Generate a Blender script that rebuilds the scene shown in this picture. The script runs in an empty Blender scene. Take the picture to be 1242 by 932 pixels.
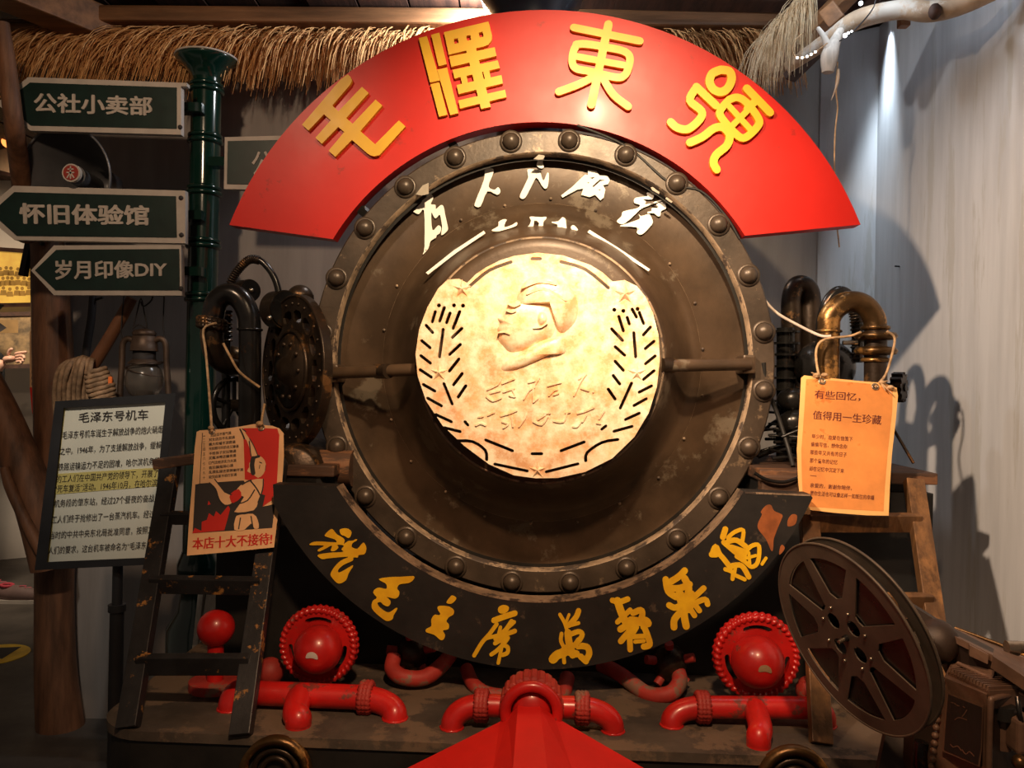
import bpy, bmesh, math, random
from math import pi, sin, cos, tan, radians, hypot, atan2
from mathutils import Vector, Matrix, geometry
V = Vector
random.seed(7)
SC = bpy.context.scene
COL = SC.collection

# ------------------------------------------------------------------ camera
F, CX, CY, RHO, CAMZ = 975.0, 621.0, 466.0, radians(1.1), 1.3
cam = bpy.data.cameras.new('camera'); cam.sensor_width = 36; cam.lens = 36*F/1242
camo = bpy.data.objects.new('camera', cam); COL.objects.link(camo); SC.camera = camo
_c, _s = cos(RHO), sin(RHO)
camo.matrix_world = Matrix(((_c, -_s, 0, 0), (0, 0, -1, 0), (_s, _c, 0, CAMZ), (0, 0, 0, 1)))
cam.clip_start = 0.02
CAM = V((0, 0, CAMZ))

# ------------------------------------------------------------------ world, lights, exposure
w = bpy.data.worlds.new('world'); SC.world = w; w.use_nodes = True
w.node_tree.nodes['Background'].inputs[0].default_value = (1.0, 0.80, 0.62, 1)
w.node_tree.nodes['Background'].inputs[1].default_value = 0.10

def lamp(kind, loc, power, color, target=None, **kw):
    d = bpy.data.lights.new(kind.lower()+'_light', kind); d.energy = power; d.color = color
    for k, v in kw.items(): setattr(d, k, v)
    o = bpy.data.objects.new(d.name, d); COL.objects.link(o); o.location = loc
    if target is not None:
        o.rotation_euler = (V(target)-V(loc)).to_track_quat('-Z', 'Y').to_euler()
    return o
# warm track spot close above the boiler front, a second from the left, a cool one over the right wall
lamp('SPOT', (0.22, 0.66, 2.56), 270, (1.0, 0.74, 0.46), (0.15, 2.12, 1.75), spot_size=radians(54), spot_blend=1.0, shadow_soft_size=0.035)
lamp('SPOT', (-0.75, 0.7, 2.5), 300, (1.0, 0.74, 0.52), (1.36, 2.1, 1.3), spot_size=radians(50), spot_blend=1.0, shadow_soft_size=0.04)
lamp('SPOT', (0.05, 0.2, 2.5), 150, (1.0, 0.62, 0.36), (0.15, 1.85, 0.62), spot_size=radians(64), spot_blend=0.9, shadow_soft_size=0.06)
lamp('SPOT', (-0.9, 0.9, 2.5), 48, (1.0, 0.70, 0.46), (-1.15, 2.7, 1.75), spot_size=radians(70), spot_blend=0.9, shadow_soft_size=0.05)
lamp('SPOT', (1.285, 2.84, 2.6), 85, (0.74, 0.88, 1.0), (1.315, 2.90, 1.3), spot_size=radians(34), spot_blend=1.0, shadow_soft_size=0.03)
lamp('POINT', (0.86, 2.15, 2.5), 4, (0.78, 0.88, 1.0), shadow_soft_size=0.08)  # cool fill added near the branch to lift the right wall
lamp('SPOT', (-1.0, 0.8, 2.5), 60, (1.0, 0.92, 0.80), (-1.18, 2.45, 1.08), spot_size=radians(26), spot_blend=0.9, shadow_soft_size=0.04)
lamp('POINT', (-0.16, 2.72, 2.56), 14, (0.92, 0.96, 1.0), shadow_soft_size=0.03)
lamp('SPOT', (-2.6, 3.9, 2.4), 120, (1.0, 0.80, 0.58), (-2.9, 5.2, 1.2), spot_size=radians(110), spot_blend=0.8, shadow_soft_size=0.1)
SC.view_settings.view_transform = 'Standard'; SC.view_settings.look = 'None'
SC.view_settings.gamma = 1.0; SC.view_settings.exposure = 0.0
SC.view_settings.use_curve_mapping = False

# ------------------------------------------------------------------ photograph frame helpers
def ray(px, py):
    u, v = px-CX, py-CY
    return V(((u*_c+v*_s)/F, 1.0, (u*_s-v*_c)/F))
def W(px, py, Y): return CAM+ray(px, py)*Y
TH = radians(2.5)
O = W(655.5, 439, 2.2)
ZC = O.z
LM = Matrix.Translation((O.x, O.y, 0)) @ Matrix.Rotation(-TH, 4, 'Z')   # frame of the locomotive: x right, y back, z up
LI = LM.inverted()
ID = Matrix.Identity(4)
CL = LI @ CAM
def L(px, py, yl):                      # where the line of sight meets the upright plane y = yl of the locomotive
    d = LI.to_3x3() @ ray(px, py); return CL+d*((yl-CL.y)/d.y)
def Lz(px, py, z):
    d = LI.to_3x3() @ ray(px, py); return CL+d*((z-CL.z)/d.z)
def Wz(px, py, z):
    d = ray(px, py); return CAM+d*((z-CAMZ)/d.z)
class PlaneQ:                           # the four given corners put at chosen depths; used where the tilt is known
    def __init__(s, c, yls):
        s.P = [L(p[0], p[1], y) for p, y in zip(c, yls)]
        s.U = s.P[1]-s.P[0]; s.Vv = s.P[3]-s.P[0]; s.c = CL; s.R = LI.to_3x3(); s.N = s.U.cross(s.Vv).normalized()
        if s.N.dot(s.c-s.P[0]) < 0: s.N = -s.N
    def px(s, x, y, d=0.0):
        r = s.R @ ray(x, y); p0 = s.P[0]+s.N*d
        return s.c+r*((p0-s.c).dot(s.N)/r.dot(s.N))
    def uv(s, u, v, d=0.0): return s.P[0]+s.U*u+s.Vv*v+s.N*d
class Quad:                             # the parallelogram whose picture is the four given corners (TL, TR, BR, BL)
    def __init__(s, c, depth, fr=ID):
        import numpy as np
        ds = [ray(*p) for p in c]
        A = np.array([[ds[0][i], -ds[1][i], ds[2][i], -ds[3][i]] for i in range(3)])
        t = np.linalg.svd(A)[2][-1]; t = t/t[0]*depth
        inv = fr.inverted()
        s.P = [inv @ (CAM+ds[i]*float(t[i])) for i in range(4)]
        s.U = s.P[1]-s.P[0]; s.Vv = s.P[3]-s.P[0]; s.c = inv @ CAM; s.R = inv.to_3x3()
        s.N = s.U.cross(s.Vv).normalized()
        if s.N.dot(s.c-s.P[0]) < 0: s.N = -s.N
    def px(s, x, y, d=0.0):
        r = s.R @ ray(x, y); n = s.N; p0 = s.P[0]+n*d
        return s.c+r*((p0-s.c).dot(n)/r.dot(n))
    def uv(s, u, v, d=0.0): return s.P[0]+s.U*u+s.Vv*v+s.N*d
def T(x0, y0, k, pts): return [(x0+p[0]/k, y0+p[1]/k)+tuple(p[2:]) for p in pts]

# ------------------------------------------------------------------ geometry collector
def catmull(pts, n=4, closed=False):
    P = [tuple(p) for p in pts]; N = len(P); out = []
    rng = range(N if closed else N-1)
    for i in rng:
        if closed: a, b, c, d = P[(i-1) % N], P[i], P[(i+1) % N], P[(i+2) % N]
        else: a, b, c, d = P[max(i-1, 0)], P[i], P[i+1], P[min(i+2, N-1)]
        for k in range(n):
            t = k/n
            out.append(tuple(0.5*((2*q)+(-p+r)*t+(2*p-5*q+4*r-s)*t*t+(-p+3*q-3*r+s)*t**3) for p, q, r, s in zip(a, b, c, d)))
    if not closed: out.append(P[-1])
    return out
class G:
    def __init__(s): s.v = []; s.f = []; s.sm = []
    def add(s, vs, fs, smooth=False):
        o = len(s.v); s.v += [V(p) for p in vs]
        for f in fs: s.f.append([i+o for i in f]); s.sm.append(smooth)
        return s
    def box(s, c, size, R=None, bev=0.0):
        c = V(c); h = [q/2 for q in size]; R = R or Matrix.Identity(3)
        b = min(bev, min(h)*0.45)
        if b <= 0:
            vs = [c+R @ V((x*h[0], y*h[1], z*h[2])) for x in (-1, 1) for y in (-1, 1) for z in (-1, 1)]
            return s.add(vs, [(0, 1, 3, 2), (4, 6, 7, 5), (0, 4, 5, 1), (2, 3, 7, 6), (0, 2, 6, 4), (1, 5, 7, 3)])
        bm = bmesh.new(); bmesh.ops.create_cube(bm, size=1)
        for q in bm.verts: q.co = V((q.co.x*2*h[0], q.co.y*2*h[1], q.co.z*2*h[2]))
        bmesh.ops.bevel(bm, geom=bm.edges[:], offset=b, segments=2, affect='EDGES', profile=0.6)
        bm.verts.index_update()
        s.add([c+R @ q.co for q in bm.verts], [[q.index for q in f.verts] for f in bm.faces], False); bm.free(); return s
    def beam(s, a, b, wd, hd, up=(0, 0, 1), bev=0.0):       # bar from a to b; wd across, hd along up
        a, b = V(a), V(b); d = b-a; y = d.normalized(); x = y.cross(V(up)).normalized(); z = x.cross(y)
        R = Matrix((x, y, z)).transposed()
        return s.box((a+b)/2, (wd, d.length, hd), R, bev)
    def hexa(s, a, b):                                       # two quads (4 points each) joined
        return s.add(list(a)+list(b), [(0, 1, 2, 3), (7, 6, 5, 4), (0, 4, 5, 1), (1, 5, 6, 2), (2, 6, 7, 3), (3, 7, 4, 0)])
    def tube(s, pts, r, seg=12, n=4, closed=False, cap=True, smooth=True):
        rs = r if isinstance(r, (list, tuple)) else [r]*len(pts)
        P = [tuple(p)+(q,) for p, q in zip(pts, rs)]
        if n > 1: P = catmull(P, n, closed)
        C = [V(p[:3]) for p in P]; N = len(C); t0 = None; vs = []; fs = []
        for i in range(N):
            a = C[(i-1) % N] if (closed or i > 0) else C[i]; b = C[(i+1) % N] if (closed or i < N-1) else C[i]
            t = (b-a).normalized() if (b-a).length > 1e-9 else (t0 or V((0, 0, 1)))
            if t0 is None:
                u = t.cross(V((0, 0, 1)));
                if u.length < 0.1: u = t.cross(V((0, 1, 0)))
                u.normalize()
            else:
                u = (t0.rotation_difference(t) @ u); u = (u-t*u.dot(t)).normalized()
            t0 = t; v = t.cross(u)
            for k in range(seg):
                a_ = 2*pi*k/seg; vs.append(C[i]+(u*cos(a_)+v*sin(a_))*P[i][3])
        for i in range(N if closed else N-1):
            for k in range(seg):
                j = (i+1) % N; fs.append((i*seg+k, i*seg+(k+1) % seg, j*seg+(k+1) % seg, j*seg+k))
        s.add(vs, fs, smooth)
        if cap and not closed:
            s.add([vs[k] for k in range(seg)][::-1], [tuple(range(seg))]); s.add(vs[-seg:], [tuple(range(seg))])
        return s
    def lathe(s, prof, c, ax=(0, 1, 0), seg=32, smooth=True, mod=None):   # prof (r, h): h along axis from c
        ax = V(ax).normalized(); u = ax.cross(V((0, 0, 1)))
        if u.length < 0.1: u = ax.cross(V((0, 1, 0)))
        u.normalize(); v = u.cross(ax); c = V(c); vs = []; fs = []
        for r, h in prof:
            for k in range(seg):
                a = 2*pi*k/seg; q = r*(mod(a, r, h) if mod else 1); vs.append(c+ax*h+(u*cos(a)+v*sin(a))*q)
        for i in range(len(prof)-1):
            for k in range(seg):
                k2 = (k+1) % seg; fs.append((i*seg+k, i*seg+k2, (i+1)*seg+k2, (i+1)*seg+k))
        return s.add(vs, fs, smooth)
    def ball(s, c, r, seg=20, ax=(0, 0, 1), sq=1.0, half=False):
        n = seg//2; a1 = pi/2 if half else pi
        return s.lathe([(max(r*sin(a1*i/n), 1e-5), sq*r*cos(a1*i/n)) for i in range(n+1)], c, ax, seg)
    def torus(s, c, R, r, ax=(0, 1, 0), seg=48, m=12, twist=0, amp=0.0, turns=1):
        ax = V(ax).normalized(); u = ax.cross(V((0, 0, 1)))
        if u.length < 0.1: u = ax.cross(V((0, 1, 0)))
        u.normalize(); v = u.cross(ax); c = V(c); vs = []; fs = []
        for i in range(seg):
            a = 2*pi*i/seg; e = u*cos(a)+v*sin(a)
            for k in range(m):
                b = 2*pi*k/m; q = r*(1+amp*cos(twist*a+turns*b)); vs.append(c+e*(R+q*cos(b))+ax*(q*sin(b)))
        for i in range(seg):
            for k in range(m):
                i2, k2 = (i+1) % seg, (k+1) % m; fs.append((i*m+k, i*m+k2, i2*m+k2, i2*m+k))
        return s.add(vs, fs, True)
    def disc(s, c, r, h, ax=(0, 1, 0), seg=32, hole=0.0):
        if hole > 0: return s.lathe([(hole, 0), (r, 0), (r, h), (hole, h), (hole, 0)], c, ax, seg, False)
        return s.lathe([(1e-5, 0), (r, 0), (r, h), (1e-5, h)], c, ax, seg, False)
    def prism(s, outer, fm, d0, d1, holes=(), smooth=0, more=()):     # flat outline in photograph or plane units; fm(x, y, d) gives the point
        outs = [catmull(q, smooth, True) if smooth else [tuple(p) for p in q] for q in [outer]]
        outs += [[tuple(p) for p in h] for h in more]; no = len(outs)
        outs += [[tuple(p) for p in h] for h in holes]
        flat, tri = fill(outs, no); n = len(flat)
        vs = [fm(p[0], p[1], d0) for p in flat]+[fm(p[0], p[1], d1) for p in flat]
        fs = [tuple(t) for t in tri]+[tuple(i+n for i in t)[::-1] for t in tri]
        es = {}
        for t in tri:
            for i in range(3):
                a, b = t[i], t[(i+1) % 3]; k = (min(a, b), max(a, b)); es[k] = None if k in es else (a, b)
        fs += [(b, a, a+n, b+n) for e in es.values() if e for a, b in [e]]
        return s.add(vs, fs)
    def brush(s, pts, fm, d0, d1, wd=None, n=4, caps=True):   # a stroke (x, y, width) with round ends
        P = [(p[0], p[1], (p[2] if len(p) > 2 else wd)) for p in pts]
        if n > 1 and len(P) > 2: P = catmull(P, n)
        return s.prism(outline(P, caps), fm, d0, d1)
    def strokes(s, lst, fm, d0, d1, n=4, outs=(), holes=()):   # many strokes and outlines fused into one flat shape
        Q = [list(q) for q in outs]
        for pts in lst: Q.append(outline(catmull(pts, n) if n > 1 and len(pts) > 2 else [tuple(p) for p in pts]))
        return s.prism(Q[0], fm, d0, d1, holes=holes, more=Q[1:])
def outline(P, caps=True, k=5):
    N = len(P); Lf = []; Rt = []
    for i in range(N):
        a, b = P[max(i-1, 0)], P[min(i+1, N-1)]; dx, dy = b[0]-a[0], b[1]-a[1]; l = hypot(dx, dy) or 1; nx, ny = -dy/l, dx/l
        h = P[i][2]/2; Lf.append((P[i][0]+nx*h, P[i][1]+ny*h)); Rt.append((P[i][0]-nx*h, P[i][1]-ny*h))
    def cap(p, frm, sgn):
        a0 = atan2(frm[1]-p[1], frm[0]-p[0]); return [(p[0]+p[2]/2*cos(a0+sgn*pi*j/k), p[1]+p[2]/2*sin(a0+sgn*pi*j/k)) for j in range(1, k)]
    if not caps: return Lf+Rt[::-1]
    return Lf+cap(P[-1], Lf[-1], -1)+Rt[::-1]+cap(P[0], Rt[0], -1)
def fill(outs, nout=1):                                              # robust fill of an outline with holes: (points, triangles)
    pts = []; ed = []
    for q in outs:
        o = len(pts); m = len(q); pts += [V((p[0], p[1])) for p in q]; ed += [(o+i, o+(i+1) % m) for i in range(m)]
    r = geometry.delaunay_2d_cdt(pts, ed, [], 0, 1e-7)
    def wind(q, x, y):
        w = 0; m = len(q)
        for i in range(m):
            x0, y0 = q[i][0], q[i][1]; x1, y1 = q[(i+1) % m][0], q[(i+1) % m][1]
            if y0 <= y:
                if y1 > y and (x1-x0)*(y-y0)-(x-x0)*(y1-y0) > 0: w += 1
            elif y1 <= y and (x1-x0)*(y-y0)-(x-x0)*(y1-y0) < 0: w -= 1
        return w
    bb = [(min(p[0] for p in q), max(p[0] for p in q), min(p[1] for p in q), max(p[1] for p in q)) for q in outs]
    tri = []
    for f in r[2]:
        x = sum(r[0][i].x for i in f)/3; y = sum(r[0][i].y for i in f)/3
        hit = lambda qs, bs: any(b[0] <= x <= b[1] and b[2] <= y <= b[3] and wind(q, x, y) for q, b in zip(qs, bs))
        if hit(outs[:nout], bb[:nout]) and not hit(outs[nout:], bb[nout:]): tri.append(tuple(f))
    used = sorted({i for t in tri for i in t}); mp = {i: k for k, i in enumerate(used)}
    return [(r[0][i].x, r[0][i].y) for i in used], [tuple(mp[i] for i in t) for t in tri]
def circ(cx, cy, r, n=12): return [(cx+r*cos(2*pi*i/n), cy+r*sin(2*pi*i/n)) for i in range(n)]
def star(cx, cy, R, r=None, a0=-pi/2): r = r or R*0.42; return [(cx+(R if i % 2 == 0 else r)*cos(a0+pi*i/5), cy+(R if i % 2 == 0 else r)*sin(a0+pi*i/5)) for i in range(10)]
_tc = {}
def text2d(body, bold=0.0, res=3):                            # outline mesh of a line of type, scaled to unit width box: (verts, faces, w, h)
    k = (body, bold, res)
    if k not in _tc:
        c = bpy.data.curves.new('lettering', 'FONT'); c.body = body; c.resolution_u = res
        o = bpy.data.objects.new('lettering', c); COL.objects.link(o)
        m = bpy.data.meshes.new_from_object(o.evaluated_get(bpy.context.evaluated_depsgraph_get()))
        vs = [(q.co.x, q.co.y) for q in m.vertices]; fs = [tuple(p.vertices) for p in m.polygons]
        es = {}
        for f in fs:
            for i in range(len(f)):
                e = (f[i], f[(i+1) % len(f)]); kk = (min(e), max(e)); es[kk] = None if kk in es else e
        bnd = [e for e in es.values() if e]
        x0 = min(q[0] for q in vs); x1 = max(q[0] for q in vs); y0 = min(q[1] for q in vs); y1 = max(q[1] for q in vs)
        COL.objects.unlink(o); bpy.data.objects.remove(o); bpy.data.curves.remove(c); bpy.data.meshes.remove(m)
        _tc[k] = (vs, fs, bnd, x0, x1, y0, y1)
    return _tc[k]
def text(g, body, fm, corners, d0, d1=None, bold=0.0, res=3): # corners TL, TR, BR, BL in the units of fm
    vs, fs, bnd, x0, x1, y0, y1 = text2d(body, bold, res)
    tl, tr, br, bl = corners
    def mp(x, y, d):
        u = (x-x0)/(x1-x0); v = (y1-y)/(y1-y0)
        a = [tl[i]*(1-u)+tr[i]*u for i in (0, 1)]; b = [bl[i]*(1-u)+br[i]*u for i in (0, 1)]
        return fm(a[0]*(1-v)+b[0]*v, a[1]*(1-v)+b[1]*v, d)
    n = len(vs); sh = [(0, 0)] if bold <= 0 else [(bold*cos(k*pi/3), bold*sin(k*pi/3)) for k in (range(6) if d1 is not None else (0, 3))]
    for kk, (sx, sy) in enumerate(sh):                          # heavier type: the same letters laid again a hair to each side
        P = [mp(x+sx, y+sy, d0+.0003*kk) for x, y in vs]
        if d1 is None: g.add(P, fs); continue
        P += [mp(x+sx, y+sy, d1) for x, y in vs]
        g.add(P, list(fs)+[(a, b, b+n, a+n) for a, b in bnd])
    return g
def row(g, body, fm, tl, tr, h, d0, bold=0.0, res=2, down=None):
    dx, dy = tr[0]-tl[0], tr[1]-tl[1]
    dn = down or (-dy/hypot(dx, dy)*h*0, h)
    return text(g, body, fm, (tl, tr, (tr[0]+dn[0], tr[1]+dn[1]), (tl[0]+dn[0], tl[1]+dn[1])), d0, None, bold, res)

# ------------------------------------------------------------------ objects
BASE = {}
def mesh_of(g, name, base, mats, recalc=True):
    m = bpy.data.meshes.new(name); b = V(base)
    m.from_pydata([p-b for p in g.v], [], g.f)
    m.polygons.foreach_set('use_smooth', g.sm)
    if recalc:
        bm = bmesh.new(); bm.from_mesh(m); bmesh.ops.recalc_face_normals(bm, faces=bm.faces[:]); bm.to_mesh(m); bm.free()
    m.materials.append(mats); m.update(); return m
def meta(o, label=None, cat=None, group=None, kind=None):
    if label: o['label'] = label
    if cat: o['category'] = cat
    if group: o['group'] = group
    if kind: o['kind'] = kind
def thing(name, label, cat, base, fr=ID, group=None):
    o = bpy.data.objects.new(name, None); COL.objects.link(o); o.empty_display_size = 0.05
    o.matrix_world = fr @ Matrix.Translation(V(base)); meta(o, label, cat, group); BASE[o.name] = V(base); return o
def part(name, g, mat, parent, label=None, kind=None, recalc=True):
    o = bpy.data.objects.new(name, mesh_of(g, name, BASE[parent.name], mat, recalc)); COL.objects.link(o)
    o.parent = parent; BASE[o.name] = BASE[parent.name]; meta(o, label, None, None, kind); return o
def solo(name, g, mat, label, cat, fr=ID, group=None, kind=None, base=None, recalc=True):
    if base is None:
        base = V(((min(p.x for p in g.v)+max(p.x for p in g.v))/2, (min(p.y for p in g.v)+max(p.y for p in g.v))/2, min(p.z for p in g.v)))
    o = bpy.data.objects.new(name, mesh_of(g, name, base, mat, recalc)); COL.objects.link(o)
    o.matrix_world = fr @ Matrix.Translation(base); BASE[o.name] = V(base); meta(o, label, cat, group, kind); return o
def struct(name, g, mat, fr=ID): return solo(name, g, mat, None, None, fr, None, 'structure', base=V((0, 0, 0)))
def clone_part(o, delta, rot=None):
    c = o.copy(); COL.objects.link(c); c.parent = o.parent
    c.matrix_basis = Matrix.Translation(V(delta)) @ (rot or ID); BASE[c.name] = BASE[o.name]; return c

# ------------------------------------------------------------------ materials
def M(name, col, rough=0.5, metal=0.0, var=0.25, scale=6.0, bump=0.0, bscale=40.0, col2=None, wear=None, wscale=9.0, wamt=0.0, wsoft=0.05,
      stretch=(1, 1, 1), emit=None, estr=0.0, spec=0.5, coat=0.0, rvar=0.1, trans=0.0):
    m = bpy.data.materials.new(name); m.use_nodes = True; nt = m.node_tree; N = nt.nodes; Lk = nt.links
    b = N['Principled BSDF']; b.inputs['Roughness'].default_value = rough; b.inputs['Metallic'].default_value = metal
    b.inputs['Specular IOR Level'].default_value = spec; b.inputs['Coat Weight'].default_value = coat; b.inputs['Coat Roughness'].default_value = 0.15
    b.inputs['Transmission Weight'].default_value = trans
    tc = N.new('ShaderNodeTexCoord'); mp = N.new('ShaderNodeMapping'); mp.inputs['Scale'].default_value = stretch
    Lk.new(tc.outputs['Object'], mp.inputs[0])
    def noise(sc, det=5, ro=0.6):
        n = N.new('ShaderNodeTexNoise'); n.inputs['Scale'].default_value = sc; n.inputs['Detail'].default_value = det; n.inputs['Roughness'].default_value = ro
        Lk.new(mp.outputs[0], n.inputs['Vector']); return n.outputs['Fac']
    n1 = noise(scale)
    r = N.new('ShaderNodeValToRGB'); e = r.color_ramp.elements; e[0].position = 0.35; e[1].position = 0.65
    c2 = col2 or tuple(min(1, c*(1+var*1.5)) for c in col); c1 = tuple(c*(1-var) for c in col) if not col2 else col
    e[0].color = (*c1, 1); e[1].color = (*c2, 1); Lk.new(n1, r.inputs[0]); out = r.outputs[0]
    if wear:
        n2 = noise(wscale, 8, 0.7); r2 = N.new('ShaderNodeValToRGB'); q = r2.color_ramp.elements
        q[0].position = 0.62-wamt*0.3; q[1].position = q[0].position+wsoft; Lk.new(n2, r2.inputs[0])
        mx = N.new('ShaderNodeMix'); mx.data_type = 'RGBA'; Lk.new(r2.outputs[0], mx.inputs['Factor'])
        Lk.new(out, mx.inputs['A']); mx.inputs['B'].default_value = (*wear, 1); out = mx.outputs['Result']
    Lk.new(out, b.inputs['Base Color'])
    if rvar:
        mr = N.new('ShaderNodeMapRange'); mr.inputs['To Min'].default_value = max(0.03, rough-rvar); mr.inputs['To Max'].default_value = min(1, rough+rvar)
        Lk.new(noise(scale*2.3), mr.inputs[0]); Lk.new(mr.outputs[0], b.inputs['Roughness'])
    if bump:
        bp = N.new('ShaderNodeBump'); bp.inputs['Strength'].default_value = bump; bp.inputs['Distance'].default_value = 0.004
        Lk.new(noise(bscale, 6), bp.inputs['Height']); Lk.new(bp.outputs[0], b.inputs['Normal'])
    if emit: b.inputs['Emission Color'].default_value = (*emit, 1); b.inputs['Emission Strength'].default_value = estr
    return m
STEEL = M('blackened_steel', (0.070, 0.043, 0.025), 0.42, 0.2, 0.3, 5, 0.12, 60, wear=(0.15, 0.115, 0.08), wscale=6, wamt=0.15)
RING = M('ring_steel', (0.070, 0.050, 0.036), 0.40, 0.3, 0.3, 7, 0.15, 70, wear=(0.20, 0.14, 0.09), wscale=18, wamt=0.10)
HUBM = M('dusty_hub_steel', (0.075, 0.055, 0.040), 0.5, 0.25, 0.3, 5, 0.2, 45, wear=(0.26, 0.18, 0.10), wscale=9, wamt=0.30)
BLACK = M('black_paint', (0.012, 0.011, 0.010), 0.55, 0.0, 0.35, 8, 0.1, 60)
SIGNB = M('sign_black', (0.014, 0.012, 0.011), 0.6, 0.0, 0.3, 10, 0.1, 60, wear=(0.07, 0.05, 0.035), wscale=22, wamt=0.02)
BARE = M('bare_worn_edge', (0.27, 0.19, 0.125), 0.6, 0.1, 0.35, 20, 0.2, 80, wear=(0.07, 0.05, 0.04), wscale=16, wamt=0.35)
REDB = M('banner_red', (0.60, 0.016, 0.010), 0.42, 0.0, 0.07, 3, 0.05, 30, wear=(0.40, 0.02, 0.012), wscale=10, wamt=0.0, coat=0.03, spec=.35)
RED = M('pipe_red', (0.50, 0.012, 0.010), 0.35, 0.0, 0.2, 9, 0.08, 50, wear=(0.20, 0.05, 0.035), wscale=12, wamt=0.10, coat=0.2)
REDC = M('plow_red', (0.62, 0.008, 0.005), 0.6, 0.0, 0.12, 4, 0.05, 40)
REDD = M('dusty_red', (0.36, 0.03, 0.022), 0.6, 0.0, 0.25, 9, 0.1, 50, wear=(0.24, 0.13, 0.09), wscale=9, wamt=0.22)
YEL = M('letter_yellow', (0.80, 0.43, 0.012), 0.45, 0.0, 0.06, 8)
YELP = M('painted_gold_yellow', (0.95, 0.50, 0.010), 0.55, 0.0, 0.12, 20)
WHT = M('projected_lettering', (0.90, 0.86, 0.78), 0.5, 0.0, 0.04)  # white colour stands in for letters of light projected on the door
GOLD = M('brushed_gold', (0.92, 0.47, 0.23), 0.42, 0.2, 0.2, 10, 0.25, 60, wear=(1.0, 0.88, 0.66), wscale=22, wamt=0.75, wsoft=0.22)
RUST = M('bare_rust', (0.30, 0.085, 0.02), 0.8, 0.0, 0.2, 30)
BRASS = M('aged_brass', (0.10, 0.055, 0.022), 0.33, 0.75, 0.3, 12, 0.3, 50, wear=(0.50, 0.26, 0.08), wscale=9, wamt=0.32)
BRASSD = M('dark_brass', (0.045, 0.030, 0.020), 0.35, 0.6, 0.3, 12, 0.3, 50, wear=(0.26, 0.13, 0.05), wscale=11, wamt=0.18)
GUN = M('gunmetal', (0.035, 0.033, 0.032), 0.25, 0.7, 0.3, 10, 0.06, 40, wear=(0.12, 0.06, 0.03), wscale=8, wamt=0.12)
DUST = M('dusty_plinth', (0.060, 0.047, 0.036), 0.75, 0.0, 0.35, 7, 0.5, 30, wear=(0.15, 0.105, 0.07), wscale=5, wamt=0.40)
LADL = M('ladder_black_gold', (0.022, 0.022, 0.024), 0.45, 0.1, 0.3, 9, 0.3, 40, wear=(0.42, 0.20, 0.055), wscale=22, wamt=0.13)
LADR = M('ladder_bronze_wood', (0.13, 0.065, 0.028), 0.42, 0.2, 0.3, 9, 0.3, 40, wear=(0.34, 0.165, 0.06), wscale=7, wamt=0.45, wsoft=0.2, stretch=(3, 3, 0.7))
BOXW = M('old_brown_timber', (0.07, 0.035, 0.020), 0.65, 0.0, 0.35, 6, 0.3, 30, wear=(0.20, 0.09, 0.04), wscale=8, wamt=0.3, stretch=(0.6, 3, 3))
GREEN = M('green_enamel', (0.003, 0.024, 0.017), 0.16, 0.0, 0.1, 6, coat=0.6, rvar=0.04)
GSIGN = M('sign_green', (0.004, 0.020, 0.016), 0.45, 0.0, 0.2, 14, rvar=0.1)
FRM = M('sign_cream', (0.52, 0.47, 0.42), 0.6, 0.0, 0.08, 12, 0.1, 40)
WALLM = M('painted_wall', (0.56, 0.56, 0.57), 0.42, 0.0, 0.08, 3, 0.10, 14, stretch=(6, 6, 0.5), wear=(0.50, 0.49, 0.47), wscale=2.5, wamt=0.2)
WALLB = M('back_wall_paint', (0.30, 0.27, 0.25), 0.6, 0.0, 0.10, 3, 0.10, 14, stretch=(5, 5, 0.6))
WALLF = M('white_plaster', (0.62, 0.57, 0.52), 0.8, 0.0, 0.08, 2)
FLOORM = M('concrete_floor', (0.085, 0.072, 0.060), 0.6, 0.0, 0.3, 4, 0.2, 20)
WOODD = M('dark_ceiling_wood', (0.055, 0.022, 0.012), 0.7, 0.0, 0.4, 5, 0.3, 25, stretch=(6, 0.7, 6))
WOODB = M('beam_wood', (0.22, 0.10, 0.04), 0.6, 0.0, 0.3, 5, 0.3, 25, stretch=(0.7, 6, 6))
BARK = M('trunk_wood', (0.14, 0.060, 0.028), 0.6, 0.0, 0.4, 5, 0.5, 18, stretch=(5, 5, 0.8))
PALE = M('pale_stripped_branch', (0.46, 0.33, 0.22), 0.6, 0.0, 0.3, 7, 0.4, 20, wear=(0.66, 0.60, 0.52), wscale=5, wamt=0.3)
STRAW = M('straw', (0.50, 0.22, 0.075), 0.8, 0.0, 0.4, 30, col2=(0.86, 0.50, 0.20))
STRAWP = M('pale_straw', (0.62, 0.42, 0.22), 0.8, 0.0, 0.4, 30, col2=(0.90, 0.74, 0.50))
ROPE = M('hemp_rope', (0.34, 0.22, 0.13), 0.9, 0.0, 0.3, 40, 0.5, 90)
TWINE = M('jute_twine', (0.50, 0.32, 0.17), 0.9, 0.0, 0.3, 60)
DFRM = M('black_frame', (0.02, 0.02, 0.022), 0.4, 0.0, 0.2)
TIN = M('rusty_tin', (0.10, 0.065, 0.045), 0.5, 0.5, 0.35, 12, 0.3, 40)
GLASS = M('lantern_glass', (0.30, 0.26, 0.22), 0.2, 0.0, 0.15, 8, trans=0.75, rvar=0.05)
INK = M('black_ink', (0.03, 0.025, 0.025), 0.7, 0.0, 0.0)
PAPW = M('board_paper', (0.70, 0.70, 0.60), 0.25, 0.0, 0.05, 3, coat=0.5)
PAPY = M('yellow_highlight', (0.60, 0.52, 0.18), 0.3, 0.0, 0.05, 3)
CARD = M('aged_card', (0.86, 0.52, 0.27), 0.7, 0.0, 0.1, 7, 0.1, 60)
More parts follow.
